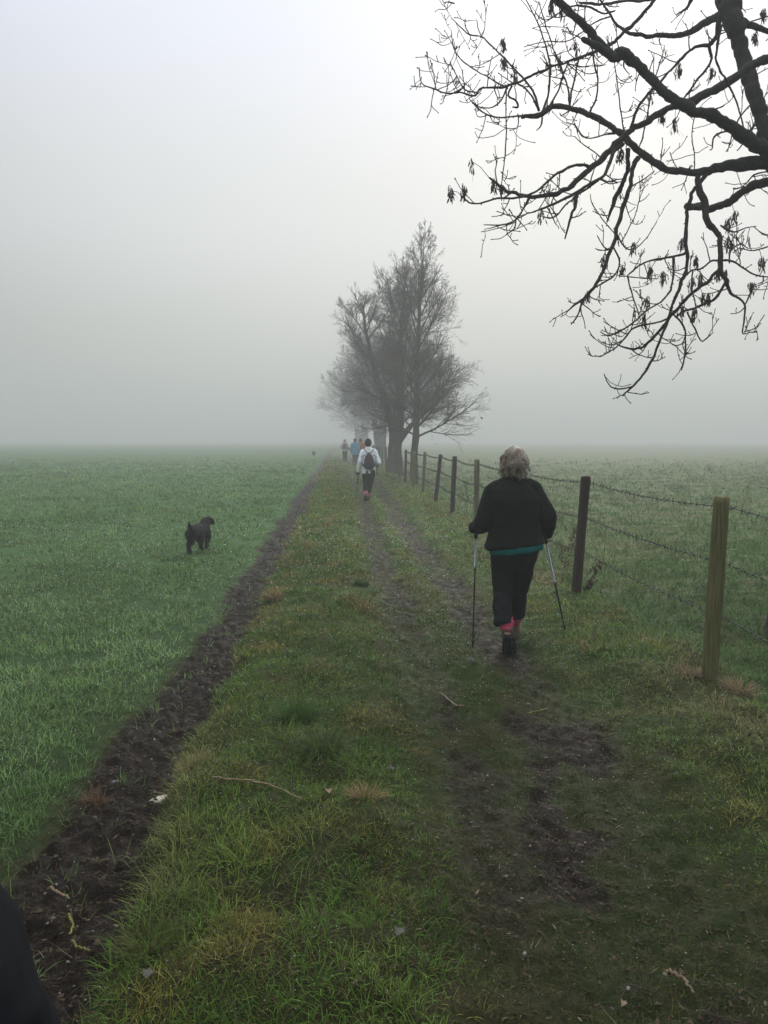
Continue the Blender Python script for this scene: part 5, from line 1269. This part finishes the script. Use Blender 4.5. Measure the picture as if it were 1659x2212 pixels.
# ================================================================ SMALL THINGS
STICK = mat("pale_dry_stick", (0.26, 0.19, 0.11), rough=.8, scale=30, col2=(.12, .085, .05), bump=.4)
LICH = mat("lichen_yellow_stick", (0.22, 0.20, 0.03), rough=.9, scale=60, col2=(.08, .065, .04), bump=.8)
DEADW = mat("dead_brown_weed", (0.085, 0.050, 0.030), rough=.9, var=.4, bump=.3)
def stick(pix, r, m, label, group="fallen sticks on the verge"):
    pts = []
    for (px, py) in pix:
        x, y = pix_ground(px, py); pts.append(V3(x, y, gz(x, y)+.016))
    n = 18; s = np.linspace(0, len(pts)-1, n); P = np.stack([np.interp(s, range(len(pts)), np.array(pts)[:, k]) for k in range(3)], 1)
    c = P[0].copy(); P = P-c; P[1:-1] += rng.normal(0, r*.35, (n-2, 3))
    P[:, 2] = np.maximum(P[:, 2], np.array([gz(*(p[:2]+c[:2])) for p in P])-c[2]+r*1.2)
    mb = MB(); mb.tube(P, np.linspace(r, r*.6, n)*rng.uniform(.8, 1.2, n), 8)
    o = mb.build("stick", m, label=label, cat="stick", group=group); o.location = c
stick([(460, 1735), (530, 1737), (585, 1752), (655, 1778)], .0058, STICK, "long thin tan stick lying across the grass verge")
stick([(148, 1972), (158, 1990), (150, 2012)], .0052, LICH, "curved yellow lichened stick upright in the mud above its twin")
stick([(155, 2028), (170, 2045), (195, 2058)], .0052, LICH, "bent yellow lichened stick pointing right across the mud furrow")
stick([(108, 1915), (150, 1932)], .0055, STICK, "stubby pale straw coloured stick lying in the furrow")
stick([(952, 1480), (985, 1512), (1003, 1520)], .006, STICK, "crooked pale root on the worn ground of the track")
stick([(1140, 1530), (1165, 1520), (1182, 1512)], .005, LICH, "short greenish twig across the right hand wheel rut")
stick([(1440, 2085), (1475, 2106), (1500, 2132)], .006, STICK, "dark bent twig trodden into the bottom right mud")
def pale_scrap(px, py, s, label, seed, m):
    x, y = pix_ground(px, py); r = np.random.default_rng(seed); mb = MB()
    mb.ell((0, 0, s*.22), (s, s*.45, s*.3), 26, 16)
    V = mb.V[0]; n = fbm(V[:, 0]*14/s*.12, V[:, 1]*14/s*.12, 3, seed, z=V[:, 2]*20); mb.V[0] = V*(1+.55*n)[:, None]
    o = mb.build("pale_scrap", m, label=label, cat="scrap", smooth=False); o.location = (x, y, gz(x, y)+.002); o.rotation_euler = (0, 0, .5)
PALE = mat("pale_crumpled_fragment", (0.50, 0.47, 0.40), rough=.8, var=.3, scale=40, bump=.8)
pale_scrap(345, 1722, .050, "pale crumpled scrap on the edge of the furrow beside a grass tuft", 3, PALE)
def leaf(px, py, L, rz, m, label):
    x, y = pix_ground(px, py); V = []; F = []; n = 9
    for i in range(n):
        t = i/(n-1); w = L*.36*math.sin(PI*t**.8)
        for j, q in enumerate((-1, 0, 1)): V.append((L*(t-.5), q*w, .012+.012*abs(q)*math.sin(t*5)+.010*t))
    for i in range(n-1):
        for j in range(2): F.append([i*3+j, (i+1)*3+j, (i+1)*3+j+1, i*3+j+1])
    V2 = [(a, b, c-.0012) for a, b, c in V]; k = len(V); F2 = [[q+k for q in f][::-1] for f in F]
    mb = MB(); mb.add(V+V2, F+F2); o = mb.build("fallen_leaf", m, label=label, cat="leaf", group="fallen leaves"); o.location = (x, y, gz(x, y)+.012); o.rotation_euler = (.2, .1, rz)
GL = mat("wet_grey_leaf", (.06, .058, .05), rough=.8, var=.3, bump=.3); BL = mat("brown_leaf", (.13, .07, .04), rough=.5, var=.4, bump=.3)
leaf(845, 1688, .05, .3, GL, "pale grey fallen leaf on the grass beside the left wheel rut")
leaf(1020, 1442, .07, .1, GL, "flat pale leaf lying on the strip between the wheel ruts")
leaf(862, 2095, .05, 1.1, GL, "greyish curled leaf in the dark bottom middle of the track")
leaf(320, 2180, .05, 1.6, GL, "grey leaf standing on edge near the bottom left grass")
leaf(1345, 2170, .03, .9, STICK, "small tan leaf in the bottom right mud")
leaf(705, 1760, .06, 2.1, BL, "brown curled leaf caught in the grass verge")
def weed(px, py, H, lean, nl, label, seed, m=DEADW, spread=.05):
    x, y = pix_ground(px, py); r = np.random.default_rng(seed); o = empty("dead_weed", (x, y, gz(x, y)-.01), label=label, cat="weed", group="dead weeds along the fence")
    sm_, lf = MB(), MB(); top = V3(lean, 0, H); P, d = curve_path(V3(0, 0, 0), top, H, 10, .06, .0, r)
    th = max(.0022, y*.00030)
    sm_.tube(P, np.linspace(th*1.3, th*.6, 11), 5)
    for k in range(nl):
        i = r.integers(3, 10); Q, e = curve_path(P[i], perp(d, r)+V3(0, 0, .9), H*r.uniform(.10, .30), 5, .15, .0, r); sm_.tube(Q, np.linspace(th*.8, th*.4, 6), 4)
        for _ in range(5 if spread else 0):
            c = Q[r.integers(2, 6)]+r.normal(0, spread*.3, 3); a, b = r.normal(0, spread*.5, 3), r.normal(0, spread*.25, 3); a[2] -= spread*.5
            lf.add([c-a*.5, c-a*.1+b*.5, c+a*.6, c-a*.1-b*.5], [[0, 1, 2, 3]])
    sm_.build("stem", m, o)
    if lf.n: lf.build("withered_leaves", m, o, smooth=False)
weed(1506, 1462, .42, -.10, 5, "bare thin dead stem rising just left of the thick green post", 1, spread=0)
weed(1530, 1470, .22, .03, 3, "short bare stem almost touching the thick green post", 2, spread=0)
weed(1212, 1275, .62, -.02, 9, "withered dock plant beside the right hand pole of the nearest walker", 3, spread=.05)
weed(1262, 1285, .16, .10, 16, "low tangle of dead brown stalks at the foot of the dark leaning post", 4, spread=.06)
weed(1008, 1130, .75, .03, 9, "tall withered weed seen left of the black sleeve by the fence", 5, spread=.05)
weed(985, 1118, .55, .12, 5, "thin arching dead stem between the fence posts", 6, spread=0)
weed(1262, 1240, .40, .28, 10, "brown drooping dead leaves leaning right of the dark leaning post", 7, spread=.07)
weed(1240, 1180, .40, .06, 14, "dead bramble mound in the pasture behind the dark leaning post", 8, spread=.07)
weed(930, 1105, .35, .06, 6, "russet dead grass stalk at the foot of a distant post", 9, m=mat("russet_stalk", (.22, .09, .04), rough=.9, bump=0), spread=.02)
# long straw tufts standing out of the turf
def tuft(px, py, n, L, col, label, seed, lean=.5):
    x, y = pix_ground(px, py); r = np.random.default_rng(seed)
    az = r.uniform(0, 2*PI, n); rr = np.sqrt(r.uniform(0, 1, n))*L*.55
    X, Y = x+np.cos(az)*rr, y+np.sin(az)*rr; Z = ground_z(X, Y)-.005
    c = np.array(col)[None]*r.uniform(.6, 1.35, n)[:, None]
    global rng
    V, C = blade_arrays(X, Y, Z, L*r.uniform(.5, 1.2, n), np.maximum(.0026, y*.0008)*np.ones(n), az+r.normal(0, .5, n), lean*r.uniform(.1, 1.3, n), 1.1*r.uniform(.2, 1.4, n), c)
    V = V-np.array([x, y, 0], np.float32)
    b = np.arange(n)[:, None]*7; me = mesh_np("tussock", V.reshape(-1, 3), (b+np.array([[0, 1, 3, 2, 2, 3, 5, 4, 4, 5, 6]])).ravel(), np.tile([4, 4, 3], n), C.reshape(-1, 3))
    o = new_obj("grass_tussock", me, [GM], label=label, cat="grass tuft", group="tussocks standing out of the turf"); o.location = (x, y, 0)
tuft(415, 1680, 231, .10, (.22, .20, .08), "straw tipped tussock on the verge edge beside the pale scrap", 1)
tuft(640, 1590, 495, .15, (.055, .11, .022), "large lush dark green tussock in the middle of the verge", 2, .7)
tuft(700, 1665, 385, .15, (.06, .09, .03), "flattened long bladed tussock sprawling across the verge", 3, 1.1)
tuft(790, 1780, 231, .09, (.30, .20, .10), "orange straw coloured tussock beside the left rut", 4, 1.0)
tuft(205, 1725, 110, .09, (.14, .09, .05), "brownish tuft rooted in the crop side of the furrow", 5, .8)
tuft(330, 2085, 231, .12, (.09, .10, .03), "olive tussock with straw tips near the bottom left corner", 6, .7)
tuft(1490, 1470, 275, .12, (.28, .21, .12), "bleached straw tussock left of the thick green post", 7, .9)
tuft(1600, 1500, 330, .13, (.28, .21, .12), "bleached straw tussock right of the thick green post", 8, .9)
tuft(590, 1310, 231, .12, (.24, .18, .09), "pale straw tussock on the furrow edge of the verge", 10, .8)
tuft(780, 1270, 220, .12, (.06, .10, .03), "dark green tussock on the inner edge of the left rut", 11, .8)
# ================================================================ HAZE
def haze():
    mb = MB(); mb.box((0, 0, 8.0), (2600, 2600, 20.0))
    m = bpy.data.materials.new("ground_fog"); m.use_nodes = True
    n, l = m.node_tree.nodes, m.node_tree.links; n.remove(n['Principled BSDF'])
    v = n.new('ShaderNodeVolumePrincipled'); v.inputs['Color'].default_value = (0.66, 0.685, 0.68, 1)
    v.inputs['Density'].default_value = 0.0073; v.inputs['Anisotropy'].default_value = 0.35
    l.new(v.outputs[0], n['Material Output'].inputs['Volume'])
    o = mb.build("haze", m, label="dense pale ground fog hanging over the fields", kind='stuff', smooth=False)
haze()
